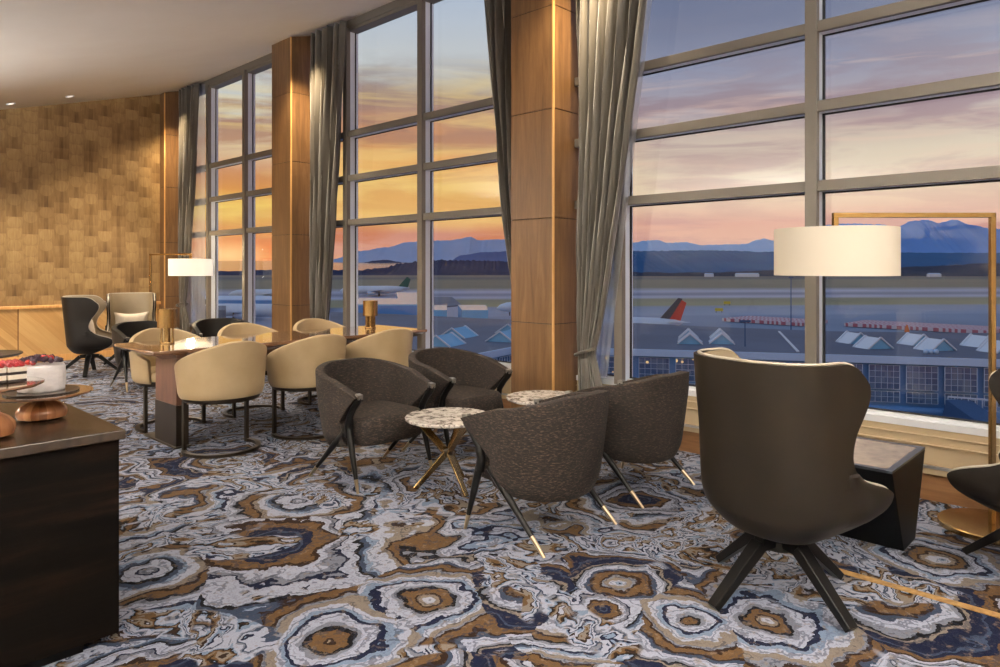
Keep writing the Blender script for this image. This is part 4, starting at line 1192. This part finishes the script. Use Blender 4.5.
block('gate_building', 'grey flat roofed gate building in the far window', [(196, 175), (226, 175), (226, 195), (196, 195)], 0, 5.5, M['roof'])
block('concourse_building', 'low blue grey concourse across the far window', [(200, 255), (330, 250), (330, 285), (200, 290)], 0, 4.6, M['facade'], M['fascia'])
block('gate_building', 'blue building behind the tied back curtain', [(598, 118), (618, 118), (618, 130), (598, 130)], 0, 6.5, M['facade'], M['fascia'])

# aircraft ---------------------------------------------------------
M['plane_white'] = mat('aircraft_white', lin(200,214,232), .3)
M['tail_red'] = mat('tail_red', lin(206,40,40), .35); M['tail_navy'] = mat('tail_navy', lin(30,36,70), .35)
M['tail_green'] = mat('tail_green', lin(20,92,84), .4); M['tail_pink'] = mat('tail_pink', lin(196,110,130), .4); M['tail_dark'] = mat('tail_dark', lin(34,44,66), .4)
def aircraft(label, loc_, heading, fin_a, fin_b, s=1.0):
    root = thing('passenger_aircraft', label, 'aircraft', loc_, heading, 'parked passenger aircraft'); root.scale = (s, s, s)
    b = MB()
    prof = [(-17, .15, 3.9), (-15, .9, 3.6), (-11, 1.6, 3.3), (-6, 1.95, 3.1), (10, 1.95, 3.1), (13.5, 1.7, 3.0), (15.8, 1.1, 2.8), (17, .2, 2.6)]
    b.tube([(p[0], 0, p[2]) for p in prof], [p[1] for p in prof], 18); b.build('fuselage', M['plane_white'], root)
    b = MB(); b.hexa([(-16.2, -.16, 4.2), (-11.5, -.2, 4.4), (-11.5, .2, 4.4), (-16.2, .16, 4.2)], [(-17.6, -.08, 8.3), (-15.9, -.08, 9.3), (-15.9, .08, 9.3), (-17.6, .08, 8.3)])
    fin = b.build('tail_fin', fin_a, root, smooth=False)
    b = MB(); b.hexa([(-13.6, -.22, 4.4), (-11.3, -.24, 4.5), (-11.3, .24, 4.5), (-13.6, .22, 4.4)], [(-16.7, -.1, 9.25), (-15.7, -.1, 9.45), (-15.7, .1, 9.45), (-16.7, .1, 9.25)])
    b.build('fin_stripe', fin_b, fin, smooth=False)
    for sg in (-1, 1):
        b = MB(); b.hexa([(-3.5, sg*1.4, 2.4), (3.5, sg*1.4, 2.3), (3.5, sg*1.4, 2.7), (-3.5, sg*1.4, 2.6)], [(-4.2, sg*16, 3.4), (-2.6, sg*16, 3.4), (-2.6, sg*16, 3.55), (-4.2, sg*16, 3.55)])
        b.build('wing', M['plane_white'], root, smooth=False)
        b = MB(); b.hexa([(-15.8, sg*.5, 3.9), (-13, sg*.7, 3.9), (-13, sg*.7, 4.1), (-15.8, sg*.5, 4.1)], [(-16.8, sg*6, 4.2), (-15.6, sg*6, 4.2), (-15.6, sg*6, 4.3), (-16.8, sg*6, 4.3)])
        b.build('tailplane', M['plane_white'], root, smooth=False)
        b = MB(); b.tube([(-.5, sg*5, 1.7), (1, sg*5, 1.6), (3.6, sg*5, 1.6)], [.5, .95, .9], 14); b.build('engine', M['fascia'], root)
        b = MB(); b.tube([(-2, sg*2.6, 0.0), (-2, sg*2.6, 2.4)], .22, 8); b.tube([(-2, sg*2.6-.3, .55), (-2, sg*2.6+.3, .55)], .55, 14); b.build('landing_gear', M['gasket'], root)
    b = MB(); b.tube([(12.5, 0, 0), (12.5, 0, 2)], .18, 8); b.build('landing_gear', M['gasket'], root)
    return root
rgt_h = math.atan2(RGT.y, RGT.x)
aircraft('parked jet with red and navy tail behind the terminal roof', S(610, 158, ZG), rgt_h+PI, M['tail_red'], M['tail_navy'], .98)
aircraft('parked jet with pink tail seen past the tied back curtain', S(545, 235, ZG), rgt_h+PI, M['tail_pink'], M['tail_pink'], .95)
aircraft('parked jet with dark green tail seen through the middle window', S(375, 400, ZG), rgt_h+PI*1.05, M['tail_green'], M['tail_green'], 1.15)
aircraft('parked jet with dark tail in the far window', S(244, 215, ZG), rgt_h-.15, M['tail_dark'], M['tail_dark'], 1.0)
aircraft('white jet across the far window, right of the dark tailed one', S(268, 345, ZG), rgt_h+PI+.1, M['plane_white'], M['plane_white'], 1.1)

# red and white chequered barriers
def chk(t, b):
    co = objco(t); d = t.vmath('DOT_PRODUCT', co, tuple(RGT)); e = t.vmath('DOT_PRODUCT', co, tuple(FWD)); x, y, z = t.sep(co)
    a = t.math('FRACT', t.math('ADD', t.math('MULTIPLY', d, .85), t.math('MULTIPLY', t.math('ABSOLUTE', t.math('SUBTRACT', t.math('FRACT', t.math('MULTIPLY', e, .16)), .5)), 1.6)))
    t.put(b.inputs['Base Color'], t.mix(t.math('LESS_THAN', a, .5), lin(206,196,206), lin(176,104,118)))
M['checker'] = mat('red_white_checker', rough=.6, build=chk)
def barrier(label, pa, da, pb, db):
    A_, Bv = Vector(S(pa, da, ZG)), Vector(S(pb, db, ZG)); b = MB()
    d = (Bv-A_).normalized(); n_ = Vector((-d.y, d.x, 0)); 
    for k in range(1):
        b.bar(Vector((0,0,.6)), Bv-A_+Vector((0,0,.6)), 16, .9)
    o = b.build('barrier', M['checker'], smooth=False); o.location = A_; tag(o, label, 'barrier', 'chequered barriers on the airfield')
barrier('red and white chequered barrier strip left of the mullion, on the apron', 736, 214, 815, 196)
barrier('red and white chequered barrier strip across the right window', 855, 196, 1000, 172)
o = MB().tube([(0,0,0), (0,0,1.4), (0,0,2.6)], [.7, .5, .15], 8).build('marker_cone', mat('marker_orange', lin(220,120,60), .6)); o.location = S(907, 165, ZG)
tag(o, 'orange marker in front of the chequered barrier', 'marker')
for px_, dp, lb in ((727, 300, 'yellow airfield sign board on the grass, the farther one'), (719, 250, 'yellow airfield sign board on the apron, the nearer one')):
    r_ = thing('airfield_sign', lb, 'sign', S(px_, dp, ZG), rgt_h, 'yellow airfield signs')
    MB().box(-1.4, 1.4, -.15, .15, .6, 1.7).build('board', mat('sign_yellow', lin(206,186,60), .5), r_, smooth=False)
    b = MB(); b.box(-1.1, -.95, -.08, .08, 0, .6); b.box(.95, 1.1, -.08, .08, 0, .6); b.build('post', M['gasket'], r_, smooth=False)
for px_, dp, hh, lb in ((745, 66, 5.8, 'thin dark lamp mast rising from the terminal roof'), (791, 150, 14, 'tall light mast standing on the apron')):
    zb_ = RZ if hh < 6 else ZG
    r_ = thing('light_mast', lb, 'mast', S(px_, dp, zb_), rgt_h, 'light masts')
    if hh < 6: hh = 2.4
    MB().tube([(0,0,0), (0,0,hh)], [.06 if hh < 6 else .14, .05 if hh < 6 else .1], 8).build('pole', M['pier'], r_)
    MB().box(-.5, .5, -.12, .12, hh-.12, hh+.08).build('lamp_head', M['pier'], r_, smooth=False)
# the white sheds between forest and runways
for k, (px_, dp, wd, lb) in enumerate(((709, 1250, 14, 'small white shed by the forest, the left one'), (747, 1250, 40, 'long white shed by the forest, near the lamp shade'),
                                       (934, 1250, 20, 'white shed among the trees right of the lamp shade'))):
    r_ = thing('airfield_shed', lb, 'building', S(px_, dp, ZG), rgt_h, 'distant sheds')
    MB().box(-wd/2, wd/2, -5, 5, 0, 5).build('walls', M['skywhite'] if k < 3 else M['tail_pink'], r_, smooth=False)
    b = MB(); b._add([(-wd/2,-5.5,5), (wd/2,-5.5,5), (wd/2,5.5,5), (-wd/2,5.5,5), (-wd/2,0,7), (wd/2,0,7)], [(0,1,5,4), (2,3,4,5), (0,4,3), (1,2,5), (0,3,2,1)])
    b.build('roof', M['fascia'], r_, smooth=False)
